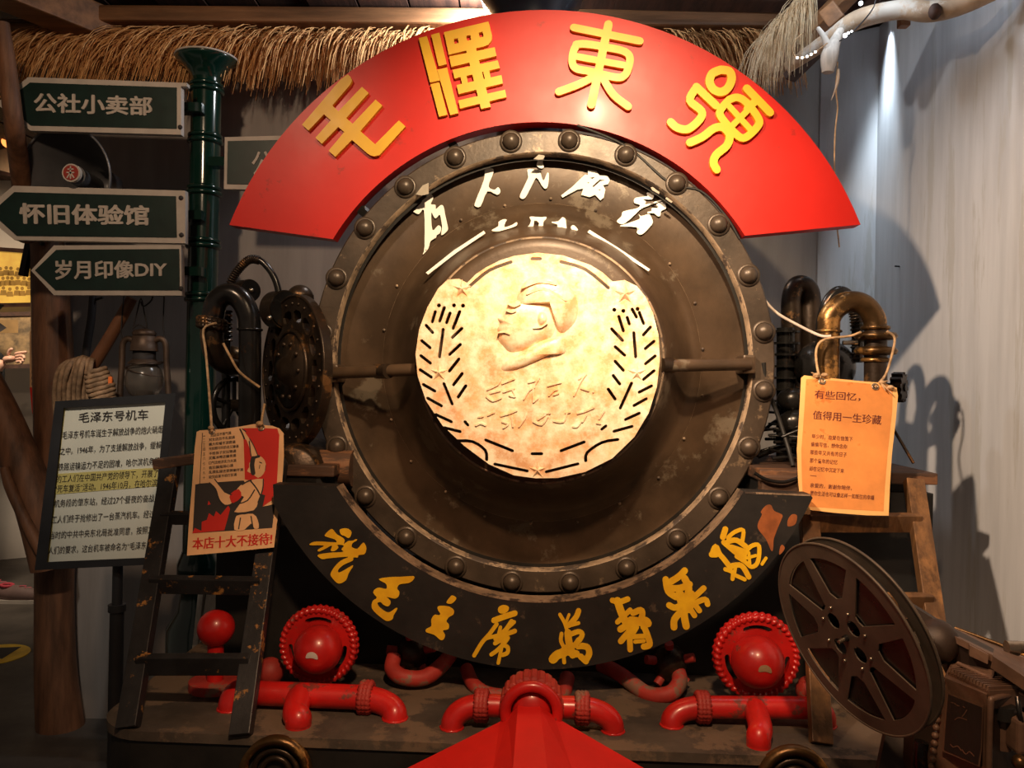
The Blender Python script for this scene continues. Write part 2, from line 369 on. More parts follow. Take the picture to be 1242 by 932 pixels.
CARDO = M('orange_leather_card', (0.74, 0.27, 0.060), 0.65, 0.0, 0.15, 6, 0.2, 60, wear=(0.62, 0.18, 0.03), wscale=12, wamt=0.15)
CARDE = M('pale_card_edge', (0.90, 0.48, 0.16), 0.6, 0.0, 0.1)
PRED = M('poster_red', (0.62, 0.02, 0.012), 0.6, 0.0, 0.05)
INKR = M('dark_red_ink', (0.11, 0.012, 0.010), 0.7, 0.0, 0.0)
GREY = M('speaker_grey', (0.085, 0.085, 0.09), 0.4, 0.1, 0.2)
GREYL = M('speaker_rim', (0.16, 0.16, 0.165), 0.35, 0.2, 0.1)
FILM = M('reel_metal', (0.11, 0.085, 0.065), 0.5, 0.3, 0.25, 8, 0.1, 50)
FILMD = M('film_stock', (0.02, 0.015, 0.012), 0.3, 0.0, 0.3, 20)
PROJ = M('projector_brown', (0.15, 0.085, 0.055), 0.5, 0.2, 0.3, 9, 0.2, 50)
PROJD = M('projector_dark', (0.035, 0.022, 0.016), 0.5, 0.3, 0.3, 9, 0.1, 50)
CHROM = M('worn_chrome', (0.45, 0.38, 0.30), 0.25, 0.9, 0.2)
CHIM = M('blue_black_enamel', (0.012, 0.018, 0.035), 0.3, 0.1, 0.3)
SKIN = M('skin', (0.62, 0.36, 0.26), 0.55, 0.0, 0.05)
COAT = M('black_cloth', (0.012, 0.012, 0.014), 0.9, 0.0, 0.2)
WOODW = M('whitewashed_wood', (0.55, 0.50, 0.44), 0.7, 0.0, 0.2, 9, stretch=(5, 5, 0.6))

# ================================================================== THE SETTING
BY = 3.05; CEIL = 2.63
xl, xc = W(76, 500, BY).x, W(991, 300, BY).x
cx2 = W(1061, 330, 2.93); xr = cx2.x
struct('floor', G().box((-0.6, 2.6, -0.05), (9.0, 9.6, 0.1)), FLOORM)
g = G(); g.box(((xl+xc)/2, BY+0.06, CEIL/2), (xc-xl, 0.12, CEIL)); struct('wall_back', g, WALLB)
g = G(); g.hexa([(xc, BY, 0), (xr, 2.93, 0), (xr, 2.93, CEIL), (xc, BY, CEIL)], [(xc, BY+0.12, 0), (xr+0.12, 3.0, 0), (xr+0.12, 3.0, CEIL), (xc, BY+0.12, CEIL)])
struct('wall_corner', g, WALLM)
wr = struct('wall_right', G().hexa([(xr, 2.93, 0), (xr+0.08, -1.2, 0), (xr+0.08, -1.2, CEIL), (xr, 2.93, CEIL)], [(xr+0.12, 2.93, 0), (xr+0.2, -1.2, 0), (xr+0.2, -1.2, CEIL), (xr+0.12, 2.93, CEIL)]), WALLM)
for px, Y in ((991, BY-0.002), (1062, 2.928)):                  # joints of the wall panels
    p = W(px, 330, Y); part('joint_strip', G().box((p.x, p.y, CEIL/2), (0.003, 0.004, CEIL-0.02)), WALLB, wr)
struct('wall_passage', G().box((xl-0.0, 4.6, CEIL/2), (0.10, 3.0, CEIL)), WALLF)
a, b = W(-420, 715, 4.6), W(60, 690, 5.8)
far = struct('wall_left', G().hexa([(a.x-2, a.y-1.3, 0), (b.x, b.y, 0), (b.x, b.y, 2.9), (a.x-2, a.y-1.3, 2.9)], [(a.x-2, a.y-1.1, 0), (b.x, b.y+.2, 0), (b.x, b.y+.2, 2.9), (a.x-2, a.y-1.1, 2.9)]), WALLF)
ceil = struct('ceiling', G().box((-1.2, 2.4, CEIL+0.06), (5.6, 6.4, 0.06)), WOODD)
g0 = None
for i in range(30):
    x = -3.9+i*0.18
    g = G().box((x, 2.4, CEIL+0.012+0.004*(i % 3)), (0.172, 6.3, 0.022))
    part('plank', g, WOODD, ceil)
for px, yt, ln in ((128, 40, 2.4),):
    p = W(px, yt, 2.88); d = V((-0.62, -1.0, 0.0)).normalized()
    part('beam', G().beam(p+V((0.02, 0.1, 0.03)), p+d*ln+V((0, 0, 0.03)), 0.13, 0.11, bev=0.008), WOODB, ceil)
part('beam', G().beam(W(-60, 30, 2.97), W(128, 36, 2.97), 0.06, 0.035, bev=0.006), WOODB, ceil)
part('beam', G().beam(W(120, 20, 2.86), W(960, 27, 2.86), 0.07, 0.055, bev=0.01), WOODB, ceil)
part('beam', G().beam(W(640, -12, 2.8), W(1100, -5, 2.75), 0.10, 0.09, bev=0.01), WOODD, ceil)

# thatch: strands of straw bent over the eave pole
def strand(g, p, lean, ln, out, r, droop):
    q = p.copy(); pts = []
    for k in range(5):
        t = k/4; pts.append(V((p.x+lean*ln*(t*(1.25-0.45*t)), p.y-out*(1-(1-t)**2), p.z-ln*(t*t*0.72+t*0.28)*droop)))
    for k in range(4):
        a, b = pts[k], pts[k+1]; ra, rb = r*(1-0.18*k), r*(1-0.18*(k+1))
        o = len(g.v); g.v += [a+V((ra, 0, 0)), a+V((-ra, 0, 0)), a+V((0, -ra*1.3, 0)), b+V((rb, 0, 0)), b+V((-rb, 0, 0)), b+V((0, -rb*1.3, 0))]
        g.f += [[o, o+2, o+5, o+3], [o+2, o+1, o+4, o+5], [o+1, o, o+3, o+4]]; g.sm += [False]*3
th = thing('thatch_eave', 'bushy straw thatch fringe hanging from the wooden beam along the top of the back wall', 'thatch', W(560, 60, 2.9))
gs = [G(), G(), G()]
N_ = 4200
for i in range(N_):
    px = 18+(i/N_)*930+random.uniform(-4, 4)
    left = max(0.0, min(1.0, (420-px)/260))
    top = 33+random.uniform(-2, 14)+random.choice((0, 0, 12, 24, 34))*random.random()
    p = W(px+24*left, top, 2.90+random.uniform(-0.05, 0.05))
    lean = (-0.85*left-0.30*(1-left)) if px < 640 else 0.45
    ln = (random.uniform(0.12, 0.205) if px < 800 else random.uniform(0.13, 0.22))+0.012*sin(px/17)
    if top > 60: ln *= 0.75
    strand(gs[i % 3], p, lean+random.uniform(-0.14, 0.14), ln, random.uniform(0.02, 0.09), random.uniform(0.0022, 0.0042), 1.0)
for q in gs: part('straw', q, STRAW, th, kind='stuff', recalc=False)
part('eave_pole', G().tube([W(14, 38, 2.93), W(500, 36, 2.93), W(950, 40, 2.93)], 0.03, 10, 1), WOODB, th)
th2 = thing('straw_bundle', 'loose pale straw tuft hanging off the sloping rafter at the top right', 'thatch', W(960, 30, 2.45))
g = G()
for i in range(520):
    t = random.random(); p = W(985-50*t+random.uniform(-8, 8), -12+55*t, 2.5+random.uniform(-0.05, 0.05))
    strand(g, p, random.uniform(-0.75, 0.05), random.uniform(0.10, 0.22), random.uniform(0.0, 0.06), random.uniform(0.0009, 0.0018), 1.0)
part('straw', g, STRAWP, th2, kind='stuff', recalc=False)
rf = thing('sloping_rafter', 'sawn timber rafter with a cut end block sloping up at the top right corner', 'beam', W(960, 60, 2.6))
part('rafter', G().beam(W(935, 88, 2.66), W(1062, -40, 2.35), 0.05, 0.045, bev=0.004), WOODB, rf)
part('rafter', G().beam(W(955, 92, 2.72), W(1090, -40, 2.4), 0.05, 0.05, bev=0.004), WOODD, rf)
part('end_block', G().beam(W(1005, 12, 2.4), W(1018, 30, 2.38), 0.06, 0.05, bev=0.004), WOODB, rf)
# branch
br = thing('tree_branch', 'thick pale stripped tree branch with a dark knot crossing the top right corner', 'branch', W(1060, 25, 2.3))
part('limb', G().tube([W(955, 82, 2.5), W(1005, 48, 2.4), W(1040, 24, 2.32), W(1090, 12, 2.25), W(1128, 14, 2.2), W(1168, 6, 2.15), W(1215, -16, 2.1)], [.018, .024, .027, .026, .028, .024, .024], 16, 6), PALE, br)
part('knot', G().ball(W(1134, 14, 2.162), 0.017, 12, sq=1.3), WOODD, br)
part('stub', G().tube([W(1019, 38, 2.33), W(1012, 52, 2.3), W(1006, 68, 2.29), W(1004, 88, 2.29)], [.012, .017, .024, .016], 12, 4), WOODW, br, 'white peeled forked stub')
part('stub', G().tube([W(992, 34, 2.30), W(1000, 46, 2.29), W(1005, 60, 2.285)], [.006, .009, .012], 10, 4), WOODW, br, 'white peeled forked stub')
part('peg', G().beam(W(1096, 10, 2.3), W(1096, 33, 2.3), 0.028, 0.028, (0, 1, 0), 0.003), WOODB, br)
ls = thing('light_string', 'thin string of tiny white bulbs looped under the pale branch', 'lights', W(980, 60, 2.28))
pts = [W(x, y, 2.27) for x, y in ((975, 40), (965, 48), (961, 60), (965, 69), (975, 70), (985, 66), (992, 61))]
part('cable', G().tube(pts+[W(1004, 52, 2.26)], 0.0016, 6, 4), TWINE, ls)
BULB = M('white_bulb', (0.9, 0.9, 0.9), 0.4, emit=(0.85, 0.93, 1.0), estr=7)
for x, y in ((967, 70), (973, 70), (979, 68.5), (984, 66), (989, 63)):
    part('bulb', G().ball(W(x, y, 2.265), 0.0034, 8), BULB, ls)
part('cable', G().tube([W(1018, 50, 2.26), W(1035, 38, 2.25), W(1060, 8, 2.24), W(1062, -20, 2.24)], 0.002, 6, 4), INK, ls)
for x, y, r in ((1025, 43, .006), (1029, 40, .0035), (1033, 38, .003), (1044, 4, .006)): part('bulb', G().ball(W(x, y, 2.22), r, 10), BULB, ls)
solo('hanging_string', G().tube([W(1016, 75, 2.3), W(1014, 110, 2.3), W(1016, 130, 2.31), W(1013, 160, 2.3), W(1012, 200, 2.3), W(1013, 250, 2.3), W(1018, 300, 2.3)], 0.0022, 6, 5), TWINE,
     'long frayed twine dangling from the branch down past the right end of the red banner', 'string')
solo('bark_strip', G().tube([W(1017, 84, 2.28), W(1016, 100, 2.28), W(1008, 122, 2.28)], [.003, .004, .0008], 8, 5), PALE, 'short curled pale bark shred hanging beside the long twine', 'bark')
solo('wall_nail', G().tube([(xr+0.005, W(1113, 318, 2.75).y, W(1113, 318, 2.65).z), (xr-0.014, 2.745, W(1113, 318, 2.65).z)], 0.003, 8, 1), INK, 'small dark nail sticking out of the pale right wall', 'nail')

# ================================================================== THE LOCOMOTIVE FRONT
OL = LI @ O
def R_(px, yl): return px*(2.2+yl)/F
def cc(yl=0.0): return V((0, yl, ZC))
bo = thing('boiler_front', 'huge round black steam boiler front with a riveted ring, in the middle of the room', 'locomotive', (0, 0.3, 0.56), LM)
part('boiler_shell', G().lathe([(0.56, 0.03), (0.60, 0.04), (0.605, 0.55), (0.40, 0.60), (1e-4, 0.60)], cc(), seg=96), BLACK, bo)
part('ring', G().lathe([(R_(255, 0), 0.0), (R_(281, 0)-0.004, 0.0), (R_(281, 0), 0.004), (R_(281, 0), 0.05), (0.60, 0.05)], cc(), seg=128, smooth=False), RING, bo)
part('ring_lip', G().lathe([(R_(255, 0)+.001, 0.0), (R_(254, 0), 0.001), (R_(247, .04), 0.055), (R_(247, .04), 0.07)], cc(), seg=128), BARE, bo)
part('door', G().lathe([(R_(251, .06), 0.06), (R_(194, .06), 0.06), (R_(192, .06), 0.054), (.425, .048), (.405, .030), (.378, -.01), (.352, -.06), (.332, -.105), (.320, -.128), (.308, -.139), (.29, -.141), (1e-4, -.141)], cc(), seg=128), STEEL, bo)
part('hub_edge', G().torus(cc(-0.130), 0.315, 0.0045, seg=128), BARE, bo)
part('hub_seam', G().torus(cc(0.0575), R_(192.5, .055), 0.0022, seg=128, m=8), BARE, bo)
riv = part('rivet', G().lathe([(.031, 0.0), (.031, -.003), (.0245, -.0035)], (0, 0, ZC)).ball((0, -.003, ZC), 0.0235, 20, (0, -1, 0), .92, True), RING, bo)
rr = R_(270, 0)
for i in range(24):
    a = radians(90-6.3-15*i); d = V((rr*cos(a), -0.0005, rr*sin(a)))
    if i == 0: riv.location = d
    else: clone_part(riv, d)
for i in range(22):
    a = 2*pi*i/22+0.1; r = R_(199, .055) if i % 2 else R_(196, .05)
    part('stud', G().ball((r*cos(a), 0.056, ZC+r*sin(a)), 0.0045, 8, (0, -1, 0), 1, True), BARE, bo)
def side_bar(p0, p1, pj):
    g = G().tube([L(*p0, -0.02), L(*p1, -0.125)], R_(7.5, -.07), 16, 1); part('hand_bar', g, STEEL, bo)
    j = L(*pj, -0.02-.105*abs(pj[0]-p0[0])/abs(p1[0]-p0[0])); part('bar_collar', G().tube([j-V((.02, -.018*(1 if p0[0] < 600 else -1), 0)), j+V((.02, -.018*(1 if p0[0] < 600 else -1), 0))], R_(9, -.05), 16, 1), BRASSD, bo)
    e = L(*p0, -0.015); part('bar_bracket', G().box(e+V((0, .05, 0)), (.035, .12, .05), bev=.006), STEEL, bo)
side_bar((403, 453), (512, 448), (464, 450.5)); side_bar((908, 442), (795, 444), (808, 443))
g = G()
for a, d in ((0, 0), (pi, 0)):
    pass
for px, py in ((548, 172), (436, 252), (758, 165), (835, 222), (892, 292), (905, 308)):
    a = L(px, py, 0.02); b = L(655+(px-655)*.95, 440+(py-440)*.95, 0.03); part('banner_bracket', G().beam(a, b, .022, .022, (1, 0, 0)), BLACK, bo)
part('cable', G().tube([L(700, 152, -.02), L(760, 178, -.0), L(812, 222, 0), L(850, 232, 0), L(880, 262, 0), L(897, 290, 0)], 0.004, 8, 5), BLACK, bo)

# white lettering of projected light, built as raised white shapes on the door
let = thing('projected_lettering', 'white brush-style characters of projected light arched across the top of the black boiler door', 'lettering', L(655, 230, .05), LM)
mL = lambda yl: (lambda x, y, d: L(x, y, yl)+V((0, d, 0)))
zA = (495, 215, 9.82)
g = G().prism(T(*zA, [(245, 195), (290, 215), (295, 260), (270, 320), (325, 330), (330, 380), (385, 335), (420, 345), (440, 440), (472, 590), (465, 640), (395, 690), (405, 590), (385, 470), (370, 450), (320, 492), (275, 420), (290, 630), (360, 572), (395, 610), (375, 670), (340, 690), (330, 720), (265, 765), (240, 850), (175, 920), (195, 830), (190, 400), (130, 440), (75, 420), (70, 395), (165, 290), (165, 215), (165, 200)]), mL(.052), 0, .003, smooth=3)
part('character', g, WHT, let)
zB = (570, 185, 7.306)
g = G().prism(T(*zB, [(135, 140), (205, 145), (200, 200), (165, 300), (215, 330), (250, 308), (270, 345), (240, 375), (155, 345), (95, 475), (45, 475), (50, 430), (125, 240)]), mL(.052), 0, .003, smooth=3); part('character', g, WHT, let)
g = G().prism(T(*zB, [(565, 60), (610, 20), (665, 30), (650, 60), (645, 90), (655, 130), (625, 140), (590, 115), (600, 70)]), mL(.052), 0, .003, smooth=3)
g.prism(T(*zB, [(510, 150), (575, 150), (585, 160), (615, 152), (650, 250), (685, 180), (700, 200), (690, 300), (665, 322), (635, 290), (590, 225), (550, 290), (490, 400), (450, 405), (445, 375), (490, 280), (515, 220)]), mL(.052), 0, .003, smooth=3); part('character', g, WHT, let)
g = G().prism(T(*zB, [(1045, 155), (1120, 165), (1150, 205), (1215, 205), (1240, 245), (1225, 280), (1180, 290), (1200, 330), (1185, 400), (1155, 425), (1110, 375), (1060, 395), (985, 375), (1005, 320), (950, 330), (820, 400), (808, 380), (900, 310), (1020, 195), (1045, 200)]), mL(.052), 0, .003,
    holes=[T(*zB, q) for q in ([(1060, 225), (1110, 215), (1085, 235)], [(1085, 300), (1115, 270), (1150, 240), (1200, 245), (1155, 255), (1095, 308)], [(1040, 265), (1058, 262), (1050, 275)], [(1135, 330), (1160, 325), (1150, 338)])]); part('character', g, WHT, let)
zC = (740, 215, 12.425)
g = G()
for q in ([(550, 240), (620, 225), (700, 255), (660, 265), (655, 310), (620, 335), (500, 335), (540, 365), (545, 410), (800, 325), (825, 340), (500, 460), (380, 560), (270, 660), (180, 710), (100, 665), (170, 590), (200, 515), (400, 470), (450, 420), (370, 390), (360, 340), (400, 305), (560, 285)],
          [(880, 380), (830, 400), (845, 470), (770, 510), (760, 575), (720, 590), (660, 545), (570, 545), (570, 520), (620, 510), (630, 465), (720, 460), (695, 410), (820, 360)],
          [(430, 555), (470, 585), (580, 555), (620, 600), (645, 680), (600, 750), (500, 850), (440, 865), (400, 830), (400, 755), (150, 740), (250, 700), (420, 640), (450, 610)],
          [(610, 160), (640, 150), (745, 230), (735, 255), (640, 205)], [(840, 310), (855, 305), (940, 370), (920, 390), (835, 330)]):
    g.prism(T(*zC, q), mL(.052), 0, .003, smooth=3)
part('character', g, WHT, let)
TIP = M('shaded_lettering_tip', (.40, .34, .27), .6)  # projected letters dim on the ring wall, put in as tan colour
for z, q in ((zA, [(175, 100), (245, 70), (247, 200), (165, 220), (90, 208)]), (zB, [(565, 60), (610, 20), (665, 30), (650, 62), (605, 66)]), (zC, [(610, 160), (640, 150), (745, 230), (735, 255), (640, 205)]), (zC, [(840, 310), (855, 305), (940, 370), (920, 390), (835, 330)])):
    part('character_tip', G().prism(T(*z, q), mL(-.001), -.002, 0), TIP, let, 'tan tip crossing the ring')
sgn = thing('white_signature', 'small white signature between two straight bars on the boiler door', 'lettering', L(650, 280, .03), LM)
zD = (590, 255, 10.35); ys = -0.035
for grp in ([[(150, 150), (210, 115), (255, 120), (240, 150), (225, 215), (330, 180), (380, 150), (385, 185), (330, 215), (160, 265), (70, 260), (80, 240), (150, 200)]],
            [[(540, 85), (600, 82), (700, 88), (755, 85), (740, 120), (715, 150), (700, 270), (640, 280), (660, 160), (600, 130), (590, 200), (520, 280), (445, 290), (455, 260), (530, 200), (560, 130)]],
            [[(820, 145), (900, 140), (950, 90), (990, 110), (1000, 160), (1010, 290), (970, 280), (950, 210), (920, 240), (890, 230), (890, 180), (830, 160)], [(1065, 200), (1100, 190), (1150, 245), (1110, 265), (1065, 235)]]):
    g = G()
    for q in grp: g.prism(T(*zD, q), mL(ys), 0, .003, smooth=2)
    part('character', g, WHT, sgn)
zE = (480, 160, 3.268)
part('bar', G().prism(T(*zE, [(119, 558), (128, 566), (240, 480), (356, 402), (349, 392), (230, 470)]), mL(-.034), 0, .003), WHT, sgn)
part('bar', G().prism(T(*zE, [(760, 398), (768, 388), (890, 465), (1008, 545), (1002, 553), (880, 475)]), mL(-.034), 0, .003), WHT, sgn)

# medallion
md = thing('wreath_medallion', 'large gold medallion with a relief head, wheat-ear slots and stars at the boiler hub', 'medallion', L(652, 575, -.19), LM)
zM = (490, 290, 3.006); mm = mL(-.185)
slots = []
def slot(pts, wd=13):
    P = [(x, y, wd) for x, y in pts]; slots.append(T(*zM, outline(catmull(P, 3) if len(P) > 2 else P, True, 4)))
for q in ([(240, 172), (310, 115), (390, 84)], [(572, 83), (660, 110), (745, 178)], [(467, 72), (497, 72)]): slot(q, 12)
for q in ([(114, 265), (103, 302)], [(147, 250), (130, 300)], [(168, 270), (155, 305)], [(203, 265), (179, 326)], [(80, 315), (104, 341)], [(143, 330), (129, 430)], [(211, 326), (176, 359)], [(64, 371), (95, 397)], [(205, 385), (166, 421)], [(61, 426), (96, 453)], [(200, 438), (165, 482)],
          [(58, 477), (99, 504)], [(212, 491), (180, 532)], [(70, 531), (112, 555)], [(145, 528), (175, 602)], [(225, 536), (197, 577)], [(86, 581), (136, 609)], [(116, 641), (172, 667)], [(222, 667), (232, 679)], [(147, 689), (204, 703)], [(190, 737), (250, 740), (296, 772), (301, 806)],
          [(298, 734), (395, 773)], [(331, 822), (449, 847)], [(467, 784), (502, 784)], [(573, 773), (657, 741)], [(519, 850), (634, 821)], [(722, 694), (736, 683)], [(780, 732), (722, 743), (668, 780), (663, 810)], [(766, 702), (832, 684)], [(808, 659), (858, 636)], [(839, 608), (884, 583)],
          [(858, 559), (903, 536)], [(874, 512), (912, 481)], [(881, 455), (916, 427)], [(880, 400), (912, 373)], [(873, 350), (899, 321)], [(757, 328), (797, 370)], [(770, 393), (805, 424)], [(770, 446), (800, 479)], [(763, 498), (787, 529)], [(745, 548), (770, 584)], [(830, 526), (789, 617)],
          [(838, 342), (845, 430)], [(783, 282), (800, 335)], [(814, 286), (822, 310)], [(832, 256), (848, 285)], [(858, 268), (874, 308)]): slot(q, 12)
for x, y in ((127, 242), (182, 242), (215, 243), (767, 258), (800, 262), (852, 255)): slots.append(T(*zM, circ(x, y, 8, 8)))
g = G().prism(T(*zM, [(230, 160), (262, 128), (300, 103), (350, 78), (400, 62), (487, 50), (580, 60), (680, 95), (725, 123), (760, 155), (805, 150), (850, 172), (880, 210), (908, 270), (928, 350), (933, 440), (922, 540), (892, 635), (840, 722), (760, 800), (660, 850), (560, 872), (480, 873), (400, 862), (310, 822), (220, 755), (140, 680), (80, 590), (50, 500), (42, 420), (55, 330), (85, 250), (125, 180), (160, 148), (200, 145)]), mm, 0, .012, holes=slots)
part('plate', g, GOLD, md)
for px, py in ((600, 380), (700, 380), (600, 500), (700, 500)): part('standoff', G().tube([L(px, py, -.174), L(px, py, -.13)], .012, 12, 1), BLACK, md)
# relief head, built as a domed height field inside its outline
def relief(g, poly, h, fm, steps=7, p=0.5, sm=3):
    q = catmull(poly, sm, True); cx = sum(a[0] for a in q)/len(q); cy = sum(a[1] for a in q)/len(q); n = len(q)
    vs = []; fs = []
    for k in range(steps+1):
        s = 1-k/steps; s = max(s, 0.001)
        for a in q: vs.append(fm(cx+(a[0]-cx)*s, cy+(a[1]-cy)*s, -h*(1-s**2.2)**p))
    for k in range(steps):
        for i in range(n): fs.append((k*n+i, k*n+(i+1) % n, (k+1)*n+(i+1) % n, (k+1)*n+i))
    return g.add(vs, fs, True)
zF = (590, 320, 6.658); g = G()
relief(g, T(*zF, [(215, 300), (150, 365), (120, 420), (88, 445), (110, 480), (85, 530), (105, 565), (92, 610), (125, 655), (190, 715), (300, 700), (420, 640), (520, 600), (560, 480), (500, 330), (350, 260)]), .016, mm)
relief(g, T(*zF, [(265, 215), (330, 130), (430, 90), (540, 100), (650, 160), (735, 300), (730, 440), (665, 530), (600, 560), (560, 470), (590, 380), (520, 330), (440, 330), (330, 330), (240, 330)]), .020, mm)
relief(g, T(*zF, [(120, 840), (170, 780), (330, 700), (450, 620), (600, 590), (640, 650), (630, 725), (530, 735), (420, 780), (250, 850), (150, 868)]), .013, mm)
relief(g, T(*zF, [(420, 400), (460, 385), (495, 440), (480, 500), (430, 520), (405, 460)]), .024, mm)
for q in ([(180, 330, 14), (225, 345, 22), (275, 330, 10)], [(165, 385, 10), (205, 395, 16), (240, 388, 8)], [(100, 560, 10), (150, 555, 14), (190, 575, 6)], [(290, 200, 16), (420, 150, 26), (560, 170, 20)], [(330, 250, 14), (460, 210, 24), (640, 300, 18)], [(380, 525, 8), (440, 515, 14), (490, 485, 8)]):
    g.brush(T(*zF, [(a, b) for a, b, c in q]) and [(zF[0]+a/zF[2], zF[1]+b/zF[2], c/zF[2]) for a, b, c in q], mm, -.019, 0)
part('relief_head', g, GOLD, md)
zG = (560, 445, 6.9); g = G(); SL2 = []
for q in ([(215, 190), (300, 150), (330, 100)], [(210, 250), (260, 285), (330, 260)], [(240, 220), (320, 200)], [(350, 210), (440, 180)], [(340, 140), (440, 100)], [(400, 240), (450, 250), (430, 200)], [(520, 270), (560, 200), (610, 170)], [(560, 130), (640, 110)], [(600, 290), (600, 180), (650, 90)], [(640, 260), (600, 295)],
          [(720, 160), (830, 130)], [(730, 240), (770, 200), (800, 190)], [(770, 235), (810, 220)], [(940, 240), (990, 130), (1040, 60)], [(980, 100), (1010, 80)], [(1000, 180), (1060, 200)], [(1100, 210), (1110, 150)],
          [(120, 490), (160, 475), (200, 490)], [(140, 420), (180, 415)], [(220, 405), (275, 380)], [(330, 410), (400, 390), (460, 365)], [(340, 460), (390, 480), (350, 510)], [(420, 420), (430, 500)], [(480, 500), (530, 430), (540, 380)],
          [(600, 460), (670, 485), (720, 415)], [(640, 440), (700, 400)], [(690, 390), (740, 388)], [(770, 455), (850, 460), (880, 390)], [(870, 385), (905, 380)], [(930, 500), (965, 500), (1000, 455)], [(970, 390), (1040, 370), (1105, 340)], [(1010, 460), (1045, 400)], [(1130, 470), (1160, 475)], [(1150, 435), (1190, 370)]):
    SL2.append([(zG[0]+a/zG[2], zG[1]+b/zG[2], 2.1) for a, b in q])
g.strokes(SL2, mm, -.004, 0, 3)
part('relief_writing', g, GOLD, md)
def fstar(g, cx, cy, R, h, fm):
    q = star(cx, cy, R); vs = [fm(a, b, 0) for a, b in q]+[fm(cx, cy, -h)]
    return g.add(vs, [(i, (i+1) % 10, 10) for i in range(10)])
for x, y, R in ((487, 843, 34), (212, 182, 36), (805, 200, 42), (128, 487, 34), (848, 488, 36)):
    part('star', fstar(G(), zM[0]+x/zM[2], zM[1]+y/zM[2], R/zM[2], .009, mm), GOLD, md)

# red banner
def arc(cx, cy, R, a, b, n=48):
    A = atan2(a[1]-cy, a[0]-cx); B = atan2(b[1]-cy, b[0]-cx)
    if B < A: B += 2*pi
    return [(cx+R*cos(A+(B-A)*i/n), cy+R*sin(A+(B-A)*i/n)) for i in range(n+1)]
bn = thing('arched_red_banner', 'arched red signboard with four raised yellow characters over the boiler', 'sign', L(655, 280, -.08), LM)
out_ = arc(661, 423.5, 411.5, (278, 273), (1045, 272)); inn = arc(655, 441, 293, (405, 291), (905, 285))
mb = mL(-.02)
part('board', G().prism(out_+inn[::-1], mb, 0, .05), REDB, bn)
SL = []
def st(g, pts, wd): SL.append([(Y4[0]+a/Y4[2], Y4[1]+b/Y4[2], wd/Y4[2]) for a, b in pts])
def flush(g): g.strokes(SL, mb, -.013, 0, 4); SL.clear(); return g
E8 = (360, 90, 8.471)
g = G().prism(T(*E8, [(535, 20), (562, 45), (580, 85), (560, 125), (378, 338), (440, 398), (680, 148), (748, 210), (520, 467), (585, 525), (820, 278), (888, 340), (663, 600), (815, 735), (1058, 490), (1125, 553), (905, 795), (860, 845), (810, 858), (765, 848), (720, 815), (578, 690), (407, 863), (340, 800), (500, 610), (438, 558), (270, 730), (205, 668), (362, 490), (292, 428), (132, 595), (68, 535), (460, 75)]), mb, -.013, 0)
part('character', g, YEL, bn)
Z7 = (500, 20, 7.167); g = G()
for q in ([(63, 205), (133, 188), (247, 572), (160, 590)], [(170, 178), (240, 158), (305, 432), (235, 448)], [(165, 605), (240, 588), (310, 868), (238, 885)], [(222, 478), (308, 460), (405, 855), (335, 872)],
          [(470, 300), (555, 280), (685, 800), (602, 818)], [(325, 365), (720, 285), (735, 360), (345, 455)], [(355, 480), (745, 398), (765, 465), (372, 555)], [(390, 612), (778, 525), (790, 597), (408, 690)], [(405, 745), (808, 652), (822, 716), (420, 815)],
          [(425, 540), (475, 530), (490, 600), (440, 610)], [(620, 490), (672, 480), (688, 560), (636, 572)]):
    SL.append(T(*Z7, q))
xq = list(SL); SL.clear()
g.prism(T(*Z7, [(280, 155), (665, 62), (680, 115), (697, 185), (692, 225), (665, 262), (625, 278), (322, 350)]), mb, -.013, 0, holes=[T(*Z7, q) for q in ([(365, 215), (400, 206), (408, 248), (372, 256)], [(473, 187), (507, 178), (516, 220), (482, 229)], [(581, 158), (615, 150), (624, 192), (590, 200)])], more=xq)
part('character', g, YEL, bn)
Y4 = (660, 20, 4.14)
g = G(); st(g, [(148, 66), (478, 133)], 38); st(g, [(321, 50), (236, 450)], 42); st(g, [(160, 150), (210, 148), (330, 168), (400, 185), (428, 215), (420, 270), (400, 305), (360, 315), (230, 285), (160, 270), (140, 235), (148, 180), (165, 150)], 38)
st(g, [(150, 208), (420, 258)], 34); st(g, [(250, 310), (170, 350), (73, 386)], 38); st(g, [(295, 320), (345, 400), (420, 460)], 38)
part('character', flush(g), YEL, bn)
g = G(); st(g, [(882, 277), (925, 285), (936, 325), (915, 370), (880, 388), (843, 372), (826, 335), (840, 295), (882, 277)], 42); st(g, [(760, 362), (858, 455)], 40)
st(g, [(752, 375), (728, 430), (785, 482), (778, 522), (720, 572), (665, 566), (632, 538)], 40); st(g, [(1012, 370), (1128, 490)], 40); st(g, [(1065, 425), (1015, 470)], 38)
st(g, [(925, 425), (965, 415), (1010, 440), (1070, 520), (1065, 560), (1005, 615), (960, 600), (885, 515), (882, 475), (925, 425)], 38); st(g, [(925, 460), (1035, 580)], 30); st(g, [(1015, 480), (935, 560)], 30)
st(g, [(728, 640), (790, 612), (850, 568), (895, 566), (926, 605), (912, 655), (860, 700), (846, 742), (862, 775)], 40)
part('character', flush(g), YEL, bn)

